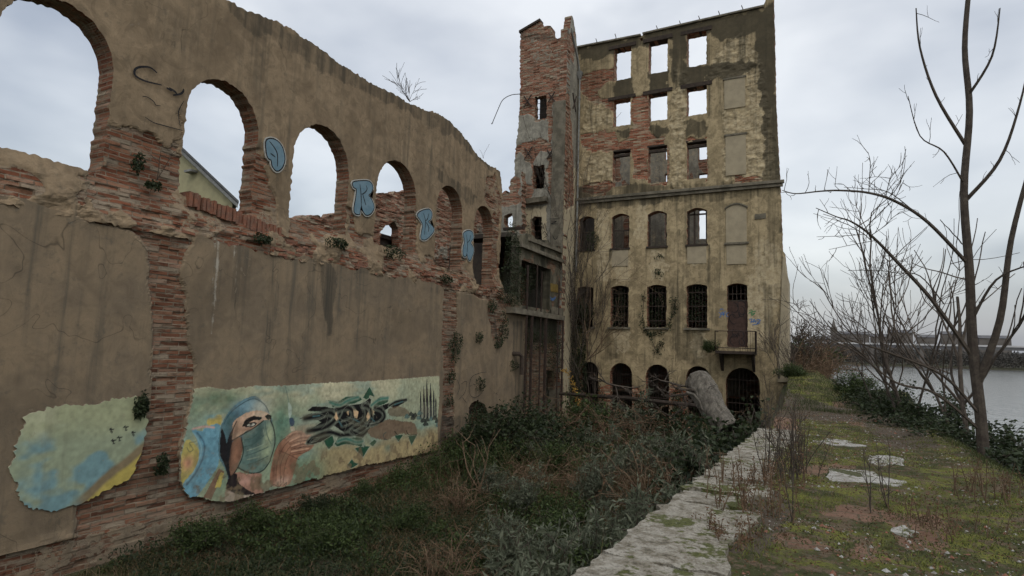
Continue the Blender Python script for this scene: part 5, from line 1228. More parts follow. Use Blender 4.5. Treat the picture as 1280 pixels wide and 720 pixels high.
# dark green bushes along the foot of the mural wall
SH += [('green', -10.9, 9.3, .55, 'dark leafy bush at the foot of the wall below the left end of the mural'), ('green', -10.8, 8.0, .6, 'bushy weeds under the brick pier at the lower left'), ('ivy', -10.9, 11.2, .42, 'low dark bush below the painted masked face'),
       ('green', -10.9, 13.1, .5, 'leafy bush against the wall below the painted hand'), ('green', -10.9, 14.6, .6, 'leafy bush under the middle of the black lettering'), ('green', -10.8, 16.0, .75, 'full green bush under the right half of the black lettering'),
       ('green', -10.5, 17.5, 1.1, 'tall green bush at the right end of the mural'), ('ivy', -10.0, 18.6, 1.8, 'very dark rounded bush just left of the ivy filled niche'), ('ivy', -9.4, 19.4, 2.0, 'largest dark green bush, in front of the ivy filled niche'), ('ivy', -8.7, 20.2, 1.7, 'dark bush right of the largest one, below the drain elbow'),
       ('green', -9.3, 17.0, .9, 'bright green low bush in front of the largest dark bush'), ('green', -9.6, 14.2, .5, 'small bright green bush standing out from the mural wall'), ('green', -8.6, 15.6, .75, 'small green bush in the open pit, left of the broken cane heap'),
       ('green', -9.9, 10.4, .45, 'low green clump in the near left corner of the pit'), ('green', -8.9, 9.4, .5, 'low green clump at the bottom edge left of centre'), ('green', -8.0, 11.0, .55, 'small leafy clump near the bottom edge in the open pit')]
SH += [('silver', -2.25, 5.6, 1.5, 'silvery bush against the quay edge at the bottom of the photo'), ('silver', -2.9, 6.6, 1.6, 'silver green bush nearest the widest coping stone'), ('silver', -2.2, 8.0, 1.5, 'silver green bush beside the large smooth coping stone'), ('silver', -3.6, 8.4, 1.5, 'silver green bush one row out from the quay, near the front'),
       ('silver', -2.1, 9.8, 1.7, 'leggy silver bush beside the pitted coping stone'), ('silver', -3.4, 10.4, 1.4, 'silver green bush in the second row along the quay'), ('silver', -4.9, 9.9, 1.15, 'silver green bush standing in brown grass near the bottom'), ('silver', -2.0, 11.6, 1.85, 'tall silver bush beside the moss cushion on the quay edge'),
       ('silver', -3.3, 12.6, 1.6, 'silver green bush in the middle of the thicket'), ('green', -4.8, 12.3, .9, 'plain green bush on the left fringe of the silver thicket'), ('silver', -1.9, 13.8, 2.0, 'very tall silver bush at the quay opposite the dry stalks'), ('brown', -3.3, 15.0, 1.6, 'tall brown bramble behind the middle of the silver thicket'),
       ('silver', -4.9, 15.0, 1.4, 'silver green bush left of centre in the thicket'), ('silver', -6.4, 13.6, 1.1, 'small silver green bush among brown grass in mid pit'), ('ivy', -1.8, 16.4, 2.1, 'dark bush at the quay edge, nearest of the dark row'), ('silver', -3.4, 17.6, 1.7, 'silver green bush in front of the bleached log'),
       ('silver', -5.0, 18.0, 1.6, 'silver green bush left of the bleached log'), ('green', -6.8, 17.4, 1.1, 'plain green bush in mid pit toward the second basement arch'), ('ivy', -1.7, 18.8, 2.2, 'dark leafy bush below the balcony, middle of the dark row'), ('ivy', -1.8, 21.2, 2.2, 'dark leafy bush below the balcony, farthest of the dark row'),
       ('silver', -2.6, 23.0, 2.0, 'pale bush in front of the basement arch under the balcony'), ('silver', -8.2, 18.4, 1.2, 'silver green bush at the foot of the tower'), ('silver', -7.0, 20.4, 1.4, 'silver green bush below the horizontal beam'), ('silver', -5.2, 21.2, 1.5, 'silver green bush in front of the middle basement arch'), ('silver', -7.9, 14.8, .9, 'small silver bush beside the bright green one in mid pit')]
SH += [('brown', -7.6, 22.6, 1.7, 'tangle of brown dead brambles before the second basement arch'), ('brown', -6.0, 23.6, 1.6, 'tangle of brown dead brambles before the middle basement arch'), ('brown', -9.2, 23.2, 1.6, 'brown dead brambles at the foot of the annex posts'), ('brown', -7.0, 15.6, 1.0, 'brown bramble heap in the middle of the pit'), ('brown', -7.9, 13.0, .8, 'low brown bramble patch left of the silver bushes'), ('brown', -9.0, 21.6, 1.4, 'brown brambles right of the dark bushes'), ('brown', -5.6, 16.6, 1.2, 'brown brambles between silver bushes in mid thicket'), ('brown', -4.0, 24.6, 1.7, 'brown brambles behind the bleached log'), ('brown', -9.6, 26.6, 2.0, 'tall brown brambles in the corner under the tower'), ('brown', -5.6, 8.8, .8, 'brown bramble patch in the foreground of the pit')]
for i, (kd, x, y, s_, lb) in enumerate(SH):
    place_shrub(kd, x, y, gz_at(x, y), s_, lb, {'green': 'green bushes along the mural wall', 'ivy': 'dark evergreen bushes in the pit', 'silver': 'silver green bushes beside the quay', 'brown': 'dead bramble tangles in the pit'}[kd], 300+i, szx=1.15 if kd != 'silver' else .85,
                cat='bramble' if kd == 'brown' else 'shrub', name='bramble' if kd == 'brown' else 'shrub')

# --- ivy and tufts growing out of the walls
def wall_plant(px_, py_, rx_, ry_, plane, label, n=500, mat='leafd', name='ivy', cat='ivy', group=None, out=.14, axis='X', twig=True, hang=0.25, leaf=.07):
    fn = onX if axis == 'X' else onY
    c = fn(px_, py_, plane); e = fn(px_+rx_, py_, plane); g_ = fn(px_, py_+ry_, plane)
    ru = abs((e-c)[1 if axis == 'X' else 0]); rv = abs((g_-c)[2]); rg_ = np.random.default_rng(int(px_*7+py_))
    root = empty(name, label, cat, c, group)
    a = rg_.uniform(0, 2*np.pi, n); r_ = np.sqrt(rg_.random(n))*(.65+.6*vnoise(a*1.6+px_, a*0+py_)); u = np.cos(a)*r_*ru; v = np.sin(a)*r_*rv; w = rg_.random(n)**1.3*out*(1.25-r_)+.02
    P_ = np.stack([w, u, v], 1) if axis == 'X' else np.stack([u, -w, v], 1)
    lf = LF(); d = rdir(rg_, n, -hang); d[:, 0 if axis == 'X' else 1] += .5*(1 if axis == 'X' else -1)
    lf.leaves(P_, d, rg_.uniform(.6, 1.3, n)*leaf, rg_.uniform(.4, .8, n)*leaf, rg_, .2)
    o = lf.mesh('foliage'); link('foliage', o, M[mat]).parent = root
    if twig:
        rs = random.Random(int(px_)); b = MB()
        for i in range(7):
            e_ = P_[rs.randrange(n)]*1.05; b.tube([(0, 0, -rv*.6*rs.random()), tuple(e_*.5+np.array([.02, .02, .03])), tuple(e_)], [.008, .006, .003], 4, False)
        me = bpy.data.meshes.new('stems'); me.from_pydata(b.v, [], b.f); me.update(); link('stems', me, M['bark']).parent = root
    return root
WP = [(175, 506, 9, 15, 'dark tuft of ivy on the brick pier level with the top of the mural', 340), (201, 581, 7, 14, 'dark tuft of ivy low on the brick pier', 260), (327, 299, 11, 6, 'little dark weed tuft on the ledge below the second arch', 260), (421, 304, 13, 8, 'dark weed tuft on the ledge left of the third arch', 360),
      (492, 315, 16, 8, 'dry grey weed tuft on the sill of the third arch', 300), (568, 432, 8, 20, 'ivy hanging on the narrow brick strip right of the mural', 420), (597, 422, 5, 8, 'small tuft of ivy alone on the brown wall right of the brick strip', 140), (614, 382, 6, 9, 'ivy tuft under the foot of the fifth arch', 200), (628, 408, 7, 20, 'long ivy tuft hanging right of the fifth arch', 330),
      (622, 428, 6, 9, 'small ivy tuft on the crumbling brick edge', 180), (597, 524, 13, 22, 'dense ivy filling the niche low in the wall', 900), (645, 350, 18, 30, 'mass of ivy hanging over the top of the lower wall by the annex', 1100), (560, 500, 6, 8, 'small ivy tuft at the top right corner of the mural', 120), (641, 455, 6, 8, 'ivy sprig beside the black drain elbow', 120), (635, 372, 16, 12, 'weeds on the wall top beside the annex beam', 500),
      (556, 348, 9, 6, 'weed tuft on the ledge below the fourth arch', 200), (600, 480, 6, 9, 'small dark ivy tuft above the niche', 140), (190, 232, 10, 6, 'dark mossy tuft high on the brick left of the first arch', 160), (170, 205, 8, 14, 'creeping plant on the brick at the upper left', 160), (562, 470, 7, 10, 'ivy sprig low on the narrow brick strip', 130)]
for (x, y, a, b_, lb, n) in WP: wall_plant(x, y, a, b_, XL+.02 if y > 285 or x > 500 else XU+.1, lb, n, group='plants growing out of the long wall')
WP2 = [(692, 448, 12, 30, 'ragged dark ivy curtain at the right end of the annex beam', 700), (661, 420, 6, 30, 'dark ivy strip in the gap left of the annex posts', 400), (640, 310, 10, 34, 'ivy filling the recess behind the fifth arch', 900), (645, 505, 6, 18, 'moss and ivy under the black drain elbow', 220), (680, 425, 20, 20, 'dark moss and ivy hanging below the annex beam', 700), (660, 350, 10, 20, 'bare weeds in front of the black annex opening', 260)]
for (x, y, a, b_, lb, n) in WP2: wall_plant(x, y, a, b_, XL+.06, lb, n, group='plants growing out of the annex')
# facade creepers
FP = [(722, 440, 14, 60, 'dense dark ivy climbing the corner below the first grilled window', 2600), (714, 350, 7, 60, 'ivy running up the pipe corner beside the tower', 900), (740, 300, 10, 14, 'thin creeper round the leftmost arched window', 260), (730, 390, 12, 14, 'ivy over the leftmost grilled window', 420)]
for (x, y, a, b_, lb, n) in FP: wall_plant(x, y, a, b_, FY-.1, lb, n, axis='Y', out=.3, group='ivy in the corner by the tower', leaf=.10)
def trail(pts, label, n=150, spread=.10, mat='leafd', plane=FY-.03, leaf=.10, name='creeper', group=None):
    P_ = np.array([onY(*p, plane) for p in smooth(pts, 5, False)]); root = empty(name, label, 'creeper', P_[0], group)
    b = MB(); b.tube(P_-P_[0]+np.array([0, -.02, 0]), .012, 4, False); me = bpy.data.meshes.new('stem'); me.from_pydata(b.v, [], b.f); me.update(); link('stem', me, M['bark']).parent = root
    rg_ = np.random.default_rng(int(pts[0][0]*3)); t = rg_.uniform(0, len(P_)-1.01, n); i0 = t.astype(int); keep = _LAT[(i0*3) & 255, 5] > .25; t = t[keep]; i0 = i0[keep]; f = (t-i0)[:, None]; n = len(t)
    c = P_[i0]*(1-f)+P_[i0+1]*f-P_[0]+rg_.normal(size=(n, 3))*spread*np.array([1, 0, 1]); c[:, 1] = -rg_.uniform(.01, .12, n)
    lf = LF(); lf.leaves(c, rdir(rg_, n, -.3), rg_.uniform(.6, 1.2, n)*leaf, rg_.uniform(.4, .8, n)*leaf, rg_, .2); link('foliage', lf.mesh('foliage'), M[mat]).parent = root
GC = 'creepers on the ochre facade'
trail([(806, 366), (804, 385), (804, 400), (808, 414), (818, 416), (833, 414), (838, 400), (843, 388), (845, 378), (841, 374)], 'dark creeper hooked round the foot of the third grilled window', 520, .09, group=GC)
trail([(813, 416), (816, 428), (822, 440), (826, 428), (830, 430)], 'small creeper scraps below the third grilled window', 170, .09, group=GC)
trail([(818, 340), (826, 336), (822, 342), (827, 340)], 'little creeper scrap above the third grilled window', 70, .10, group=GC)
trail([(820, 323), (825, 318), (829, 322)], 'faint creeper scrap under the sill of the arched window above', 45, .07, group=GC)
trail([(706, 462), (712, 468), (716, 478), (720, 490), (722, 500), (726, 512)], 'bright yellow creeper hanging in front of the corner ivy', 260, .07, 'leafy', 27.6, .10, name='yellow_creeper')
for (c_, lb) in ((0, 'leaves choking the leftmost grilled window'), (1, 'leaves behind the bars of the second grilled window'), (2, 'leaves behind the bars of the third grilled window'), (3, 'leaves behind the bars of the fourth grilled window')):
    x0_, x1_ = cols[c_]; pc_ = [728, 775, 822, 872][c_]
    wall_plant(pc_, 378, 12, 34, FY+.45, lb, 650, axis='Y', out=.25, group='foliage inside the grilled windows', leaf=.11, hang=.3)
# bare branching creeper between the first two grilled windows
def grow(rs, p, d, L, r, depth, lines, bend=.18, up=.04, nb=3, shrink=.62, spread=.7):
    st = curve_stem(rs, p, d, L, 6, bend*.6, up); lines.append((st, list(np.linspace(r, r*.55, len(st)))))
    if depth == 0: return
    for j in range(nb):
        k = rs.randint(2, 6); dd = np.array(st[k])-np.array(st[k-1]); dd /= np.linalg.norm(dd); dd = dd+np.array([rs.gauss(0, spread), rs.gauss(0, spread), rs.gauss(0, spread)]); dd /= np.linalg.norm(dd)
        grow(rs, st[k], dd, L*shrink*rs.uniform(.8, 1.15), r*.55, depth-1, lines, bend, up, nb, shrink, spread)
def bare_plant(name, label, cat, base, specs, seed, mat='twig', group=None, rmin=.0, nside=5, partname=None, **kw):
    rs = random.Random(seed); lines = []
    for (d, L, r, dp, nb) in specs: grow(rs, np.zeros(3), np.array(d)/np.linalg.norm(d), L, r, dp, lines, nb=nb, **kw)
    for l in lines: l[1][:] = [max(x, rmin) for x in l[1]]
    root = empty(name, label, cat, base, group)
    thick = [l for l in lines if l[1][0] > .02] or lines[:1]; tid = set(id(l) for l in thick); thin = [l for l in lines if id(l) not in tid]
    if len(lines) and cat == 'tree':
        link('trunk', twigs_mesh('trunk', thick, 7), M['bark']).parent = root
        if thin: link('crown', twigs_mesh('crown', thin, 4), M[mat]).parent = root
    else:
        link('branches', twigs_mesh('branches', lines, 4), M[mat]).parent = root
    return root
p = onY(734, 450, FY-.5)
bare_plant('climbing_shrub', 'leafless climber fanning across the wall between the first two grilled windows', 'creeper', p, [((.3, 0, 1), 2.2, .03, 3, 4), ((.6, .0, .8), 2.3, .03, 3, 4), ((.9, 0, .5), 1.6, .025, 2, 4), ((-.2, 0, 1), 4.2, .03, 3, 4)], 5, 'drytwig', spread=.4)
# shrub on the crest of the arcade wall
p = onX(512, 127, XU-.2)
bare_plant('wall_top_shrub', 'leafless little shrub growing on the crest of the arcade wall', 'shrub', p, [((.1, -2.2, .5), .9, .011, 1, 6), ((.1, -1.6, .9), .9, .011, 1, 6), ((0, -.9, 1), .85, .011, 1, 6), ((.2, -2.2, .1), .8, .01, 1, 5), ((0, -.3, 1), .75, .011, 1, 5), ((0, .3, 1), .65, .01, 1, 5), ((0, 1.0, .6), .6, .01, 1, 4)], 9, 'bark', rmin=.006, spread=.4)
p = onX(604, 198, XU-.2); bare_plant('wall_top_sprig', 'single thin sprig standing on the crest above the fifth arch', 'plant', p, [((0, .1, 1), .7, .008, 0, 0), ((0, -.2, 1), .4, .007, 0, 0)], 3, 'bark')
bare_plant('bare_bush', 'leafless weed on the left edge of the second arch sill', 'shrub', onX(196, 226, XU), [((.3, -.3, 1), .5, .008, 2, 4), ((.2, .3, 1), .4, .008, 2, 4)], 21, 'bark')

for i, (px_, py_, dx_, hgt, lb) in enumerate(((724, 556, -.15, 7.5, 'tall leafless vine climbing the corner by the tower pipe'), (742, 556, -.1, 6.0, 'leafless vine beside the first basement arch'), (712, 552, .05, 8.5, 'longest leafless vine, against the side of the tower'))):
    bare_plant('bare_vine', lb, 'vine', onY(px_, py_, FY-.25), [((dx_, 0, 1), hgt, .035, 3, 5), ((dx_+.1, 0, 1), hgt*.8, .03, 3, 4), ((dx_-.1, 0, 1), hgt*.6, .025, 3, 4)], 140+i, 'bark', 'leafless vines in the corner by the tower', rmin=.008, spread=.35, bend=.12, up=.12)
wall_plant(716, 500, 14, 50, FY-.15, 'dark ivy at the foot of the corner below the yellow creeper', 1500, axis='Y', out=.5, group='ivy in the corner by the tower', leaf=.10)
wall_plant(800, 505, 9, 26, FY-.1, 'ivy on the pier between the second and middle basement arches', 420, axis='Y', out=.25, group='ivy on the basement piers', leaf=.09)
wall_plant(848, 500, 8, 26, FY-.1, 'ivy on the basement pier behind the bleached log', 420, axis='Y', out=.25, group='ivy on the basement piers', leaf=.09)
wall_plant(752, 510, 8, 30, FY-.1, 'ivy on the pier between the first two basement arches', 500, axis='Y', out=.25, group='ivy on the basement piers', leaf=.09)
# --- weeds on the walk
def stalks(px_, py_, n, h, spread, label, seed, mat='drytwig', leafn=0, group='dry weeds on the walk'):
    x, y = onZ(px_, py_, -1.6)[:2]; rs = random.Random(seed); z = float(path_h(np.array([x]), np.array([y]))[0]); lines = []
    for i in range(n):
        b0 = (rs.gauss(0, spread*.35), rs.gauss(0, spread*.35), -.02); hh = h*rs.uniform(.55, 1.05); st = curve_stem(rs, b0, (rs.gauss(0, .14), rs.gauss(0, .14), 1), hh, 7, .07, .05)
        lines.append((st, list(np.linspace(.0065, .0025, len(st)))))
        for j in range(int(9*h)):
            k = rs.randint(1, 6); s2 = curve_stem(rs, st[k], (rs.gauss(0, .7), rs.gauss(0, .7), 1), hh*.22, 3, .15, .1); lines.append((s2, [.003, .0025, .002, .0015]))
    root = empty('dry_weeds', label, 'dry weeds', (x, y, z), group); link('stalks', twigs_mesh('stalks', lines, 4), M[mat]).parent = root
    if leafn:
        rg_ = np.random.default_rng(seed); ends = np.array([l[0][rs.randrange(len(l[0]))] for l in lines]); c = ends[rg_.integers(0, len(ends), leafn)]+rg_.normal(size=(leafn, 3))*.03
        lf = LF(); lf.leaves(c, rdir(rg_, leafn, 0), rg_.uniform(.015, .04, leafn), .014, rg_); link('seed_heads', lf.mesh('seed_heads'), M['leafb']).parent = root
stalks(985, 598, 22, 1.15, .42, 'tall clump of dry brown stalks in the middle of the quay edge', 1, 'bark', 500)
stalks(998, 588, 10, .95, .3, 'shorter dry stalks just right of the tall clump', 2, 'bark', 150)
stalks(956, 608, 3, 1.25, .06, 'single tall dark stalk left of the tall clump', 3, 'bark')
stalks(990, 652, 2, .75, .05, 'single short stalk in the moss in front of the tall clump', 4, 'bark')
stalks(938, 640, 26, .42, .6, 'sprawling thorny dry clump beside the large smooth coping stone', 5, 'drytwig', 700)
stalks(918, 672, 18, .22, .5, 'low dry clump on the moss at the inner side of the coping stones', 6, 'drytwig', 600)
stalks(960, 612, 20, .45, .5, 'dry clump at the foot of the tall stalks', 7, 'drytwig', 600)
stalks(1088, 640, 2, .9, .05, 'thin single stalk on the moss by the river side slabs', 8, 'bark'); stalks(1112, 632, 3, .8, .08, 'pair of thin stalks near the right edge of the photo', 9, 'bark')
stalks(1040, 562, 3, .35, .15, 'tiny dry sprigs on the long narrow slab', 10); stalks(962, 500, 3, 1.6, .10, 'faint tall stalk far off at the quay edge by the balcony', 11, 'bark')
stalks(905, 603, 8, .5, .35, 'pale dry stems leaning over the pitted coping stone', 12, 'drytwig', 60); stalks(1180, 660, 20, .3, .6, 'low dry tuft on the river side of the path, far right', 13, 'drytwig', 400); stalks(1230, 620, 24, .5, .7, 'dry weeds at the river edge of the path, far right', 14, 'drytwig', 400)
# moss cushions and grass blades over the walk
rg = np.random.default_rng(77)
Y = 2.2+rg.random(70000)**1.4*27; T = rg.random(70000); X = edgeX(Y)+.5*(Y < 18)+T*(3.6-edgeX(Y)-.5*(Y < 18)); k_ = (fbm(X*1.4+9, Y*1.4, 4) > .53) | ((X > 2.3) & (rg.random(len(X)) < .7)) | (rg.random(len(X)) < sstep(Y, 15, 26)*.55*(.3+fbm(X*2, Y)))
X = X[k_]; Y = Y[k_]; L_ = LF(); hh = np.where(Y > 20, .10*fbm(X*1.5, Y*.8)*2-.02, .02)*rg.uniform(.4, 1.5, len(X))*(1+2*(X > 2.4)); L_.blades(np.stack([X, Y, path_h(X, Y)-.005], 1), hh, .005+.0004*Y.mean(), .7, rg)
o = link('short_grass', L_.mesh('short_grass'), M['grass']); tag(o, 'short grass and moss growing on the quay walk', 'grass', kind='stuff')
n = 26000; Y = 2.0+rg.random(n)**1.3*20; X = edgeX(Y)+rg.random(n)*3.8; L_ = LF(); L_.leaves(np.stack([X, Y, path_h(X, Y)+.004], 1), rdir(rg, n)*np.array([1, 1, .15]), rg.uniform(.012, .035, n), rg.uniform(.006, .02, n), rg)
o = link('leaf_litter', L_.mesh('leaf_litter'), M['leafb']); tag(o, 'fine dead leaves and crumbs scattered over the walk', 'leaf litter', kind='stuff')

def rubble(name, n, y0_, y1_, label, mat, smin, smax, seed, pw=1.3):
    r_ = np.random.default_rng(seed); Y_ = y0_+r_.random(n)**pw*(y1_-y0_); X_ = edgeX(Y_)+.1+r_.random(n)*3.6; kk = fbm(X_*1.1+30, Y_*1.1, 3) > .48; X_ = X_[kk]; Y_ = Y_[kk]; n = len(X_)
    Z_ = path_h(X_, Y_); sz = r_.uniform(smin, smax, n)*(r_.random(n)**2+.3); o8 = np.array([(1, 0, 0), (0, 1, 0), (-1, 0, 0), (0, -1, 0), (0, 0, .7), (0, 0, -.7)], float)
    V = o8[None]*sz[:, None, None]*r_.uniform(.55, 1.2, (n, 6, 1)); a_ = r_.uniform(0, 6.28, n); c_, s_ = np.cos(a_)[:, None], np.sin(a_)[:, None]
    V = np.stack([V[..., 0]*c_-V[..., 1]*s_, V[..., 0]*s_+V[..., 1]*c_, V[..., 2]], -1)+np.stack([X_, Y_, Z_+.002], 1)[:, None]
    f = np.array([(0, 1, 4), (1, 2, 4), (2, 3, 4), (3, 0, 4), (1, 0, 5), (2, 1, 5), (3, 2, 5), (0, 3, 5)]); F_ = (f[None]+np.arange(n)[:, None, None]*6).reshape(-1, 3)
    tag(link(name, mesh_np(name, V.reshape(-1, 3), F_), mat), label, 'rubble', kind='stuff')
rubble('stone_crumbs', 5000, 2.2, 22, 'pale stone crumbs and grit scattered over the quay walk', M['stoneb'], .006, .028, 1)
rubble('brick_crumbs', 2600, 2.2, 20, 'small red brick crumbs scattered over the quay walk', M['brk'], .008, .032, 2)
L_ = LF(); r_ = np.random.default_rng(9); n = 42000; Y = 2.2+r_.random(n)**1.5*14; X = edgeX(Y)+.3+r_.random(n)*3.4; kk = fbm(X*2.4+50, Y*2.4, 4) > .56; X = X[kk]; Y = Y[kk]
L_.blades(np.stack([X, Y, path_h(X, Y)-.004], 1), r_.uniform(.02, .06, len(X))*(.4+fbm(X*5, Y*5)), .006, .9, r_)
M['mossy'] = leafmat('moss_cushions', (.07, .08, .02), (.20, .22, .045), .2); tag(link('moss_tufts', L_.mesh('moss_tufts'), M['mossy']), 'bright moss and grass tufts in patches on the quay walk', 'moss', kind='stuff')
# --- bushes on the river side and beyond the mill
RB = [('ivy', 3.0, 15.5, -2.2, 1.0, 'dark ivy mound at the river edge of the walk, beneath the bare trees'), ('ivy', 2.7, 18.0, -2.1, 1.1, 'dark ivy mound on the bank, second from the right edge'), ('ivy', 2.3, 20.4, -1.9, 1.0, 'dark ivy mound where the path narrows'), ('ivy', 2.0, 23.0, -1.8, .9, 'low dark hedge clump farther along the path'),
      ('green', 1.5, 26.0, -1.4, .8, 'olive bush at the far end of the grassy path'), ('ivy', 3.6, 13.0, -2.4, 1.0, 'dark bush on the bank at the far right'), ('green', 4.2, 10.6, -2.8, 1.2, 'leafy bush on the bank at the right border'), ('brown', .3, 29.6, -1.2, .8, 'brown bramble beside the corner of the mill'), ('brown', .3, 31.5, -1.0, 1.5, 'brown thicket right behind the mill corner'),
      ('brown', -.3, 33.5, -1.2, 1.8, 'taller brown thicket behind the mill corner'), ('green', -.6, 36.0, -1.2, 1.8, 'greenish bush behind the mill corner'), ('green', -.7, 27.6, -.9, .6, 'weedy bush at the foot of the mill corner'), ('brown', -.3, 28.8, -.8, .7, 'brown weeds against the mill buttress')]
for i, (kd, x, y, z, s_, lb) in enumerate(RB): place_shrub(kd, x, y, z, s_, lb, 'bushes on the river bank', 500+i, szx=1.3)
def tree(x, y, z, specs, label, seed, group='bare trees on the river bank', rmin=.006, **kw): return bare_plant('bare_tree', label, 'tree', (x, y, z), specs, seed, 'twig', group, rmin=rmin, **kw)
tree(2.3, 19.2, -2.2, [((.0, .1, 1), 4.0, .05, 3, 4), ((-.35, .1, 1), 3.2, .035, 3, 4), ((.35, 0, 1), 3.4, .035, 2, 4)], 'slim many stemmed bare tree nearest the right border of the photo', 61, up=.06, spread=.45)
tree(2.05, 20.6, -2.0, [((-.1, 0, 1), 3.0, .04, 3, 4), ((.3, .2, 1), 3.2, .04, 3, 4), ((-.6, 0, .9), 2.4, .025, 2, 3)], 'leaning bare tree with arching twigs beside the slim one', 62, up=.05, spread=.45)
tree(3.2, 17.0, -2.4, [((.1, .1, 1), 4.2, .06, 2, 5), ((-.2, .2, 1), 3.4, .04, 2, 4)], 'bare tree on the bank just outside the slim pair', 63, up=.06, spread=.45)
tree(.95, 33.0, -2.0, [((0, .1, 1), 1.9, .04, 3, 4), ((-.4, 0, 1), 1.6, .03, 2, 4), ((.4, 0, 1), 1.4, .03, 2, 4)], 'small bare tree just left of the far church spire', 64, rmin=.010, spread=.5)
for i, (x, y, h_, lb) in enumerate(((-.25, 34, 2.6, 'twiggy brown tree nearest the mill corner'), (.1, 38, 2.8, 'twiggy brown tree second from the mill corner'), (.7, 43, 2.6, 'low twiggy tree behind the small bare one'), (-.5, 41, 3.4, 'taller twiggy tree behind the mill corner'))):
    tree(x, y, -2.0, [((0, .1, 1), h_*.8, .06, 4, 4), ((-.4, 0, 1), h_*.7, .05, 3, 5), ((.4, 0, 1), h_*.7, .05, 3, 5), ((.1, .5, 1), h_*.7, .05, 3, 5)], lb, 70+i, rmin=.012, spread=.55)
for i, (x, y, h_, lb) in enumerate(((-.75, 28.6, 2.4, 'slender bare sapling against the mill buttress'), (-1.2, 28.2, 2.0, 'slender bare sapling left of the buttress by the balcony'), (-.4, 29.0, 1.8, 'short bare sapling at the corner of the mill'))):
    tree(x, y, -1.0, [((-.1, 0, 1), h_*.75, .02, 2, 4), ((.25, 0, 1), h_*.7, .018, 2, 4), ((-.35, 0, 1), h_*.6, .015, 2, 4)], lb, 90+i, 'saplings at the mill corner', rmin=.007, spread=.35)
# the tree whose limbs reach in from the right
tx, ty_ = 3.25, 13.6
tr_ = empty('bare_tree', 'large bare tree at the right whose long limbs reach across the sky', 'tree', (tx, ty_, -2.3))
def limb(pts, ya, yb_, ra, rb, rs, lines, side=True):
    pts = smooth(pts, 5, False); n = len(pts); st = [onY(p[0], p[1], ya+(yb_-ya)*i/(n-1))-np.array([tx, ty_, -2.3]) for i, p in enumerate(pts)]; rr = list(np.linspace(ra, rb, n)); lines.append((st, rr))
    if side:
        for i in range(2, n-1, 2):
            d = st[i]-st[i-1]; d /= np.linalg.norm(d); d = d*.5+np.array([rs.gauss(0, .35), rs.gauss(0, .3), rs.choice((-.6, .9, .7))+rs.gauss(0, .3)]); L = rs.uniform(.1, .5)
            s2 = curve_stem(rs, st[i], d, L, 4, .22, .02); lines.append((s2, list(np.linspace(.006, .003, len(s2)))))
            if L > .25: s3 = curve_stem(rs, s2[2], d+np.array([rs.gauss(0, .6), 0, rs.gauss(0, .6)]), L*.5, 3, .2); lines.append((s3, [.004, .0035, .003, .0025]))
rs = random.Random(8); big = []; thin = []
limb([(1232, 600), (1226, 520), (1216, 430), (1212, 340), (1205, 240), (1212, 140), (1206, 60), (1212, -20)], ty_, ty_, .10, .04, rs, big, False)
limb([(1222, 480), (1250, 400), (1264, 300), (1290, 200)], ty_, ty_-.5, .07, .03, rs, big, False)
limb([(1210, 330), (1160, 278), (1120, 252), (1086, 241), (1050, 238), (1025, 239), (995, 242), (978, 238)], ty_, 11.5, .035, .007, rs, thin)
limb([(1215, 445), (1165, 375), (1120, 326), (1098, 303), (1080, 287), (1062, 276), (1046, 271), (1020, 260)], ty_, 11.8, .04, .007, rs, thin)
limb([(1080, 287), (1098, 268), (1118, 248), (1130, 225)], 12.6, 12.3, .010, .005, rs, thin); limb([(1088, 295), (1105, 283), (1120, 269), (1140, 262)], 12.8, 12.6, .008, .004, rs, thin)
limb([(1080, 293), (1050, 295), (1021, 296)], 12.6, 12.2, .007, .004, rs, thin); limb([(1092, 301), (1065, 306), (1036, 312)], 12.7, 12.2, .007, .004, rs, thin)
limb([(1086, 241), (1087, 220), (1088, 203), (1085, 190)], 12.1, 12, .008, .004, rs, thin); limb([(1107, 247), (1112, 226), (1120, 214), (1128, 205)], 12.3, 12, .007, .004, rs, thin)
limb([(1140, 262), (1110, 240), (1080, 236), (1055, 234)], 12.6, 12, .010, .004, rs, thin)
limb([(1226, 520), (1180, 470), (1120, 444), (1085, 432), (1060, 424), (1040, 412), (1012, 376)], ty_, 12, .03, .006, rs, thin); limb([(1228, 540), (1170, 492), (1120, 478), (1070, 440), (1030, 420), (988, 382)], ty_, 12.6, .03, .006, rs, thin)
limb([(1180, 380), (1150, 345), (1120, 341), (1098, 338), (1060, 338)], 13, 12.2, .012, .005, rs, thin); limb([(1208, 250), (1250, 200), (1275, 130), (1290, 60)], ty_, 13, .04, .01, rs, thin)
limb([(1206, 180), (1170, 120), (1150, 60), (1145, 10)], ty_, 13, .035, .01, rs, thin); limb([(1205, 230), (1180, 190), (1150, 170), (1135, 120)], ty_, 12.6, .02, .006, rs, thin); limb([(1210, 120), (1240, 70), (1250, 10)], ty_, 13, .03, .01, rs, thin)
limb([(1215, 400), (1245, 350), (1290, 330)], ty_, 13, .03, .01, rs, thin)
link('trunk', twigs_mesh('trunk', big, 9), M['bark']).parent = tr_; link('limbs', twigs_mesh('limbs', thin, 5), M['bark']).parent = tr_

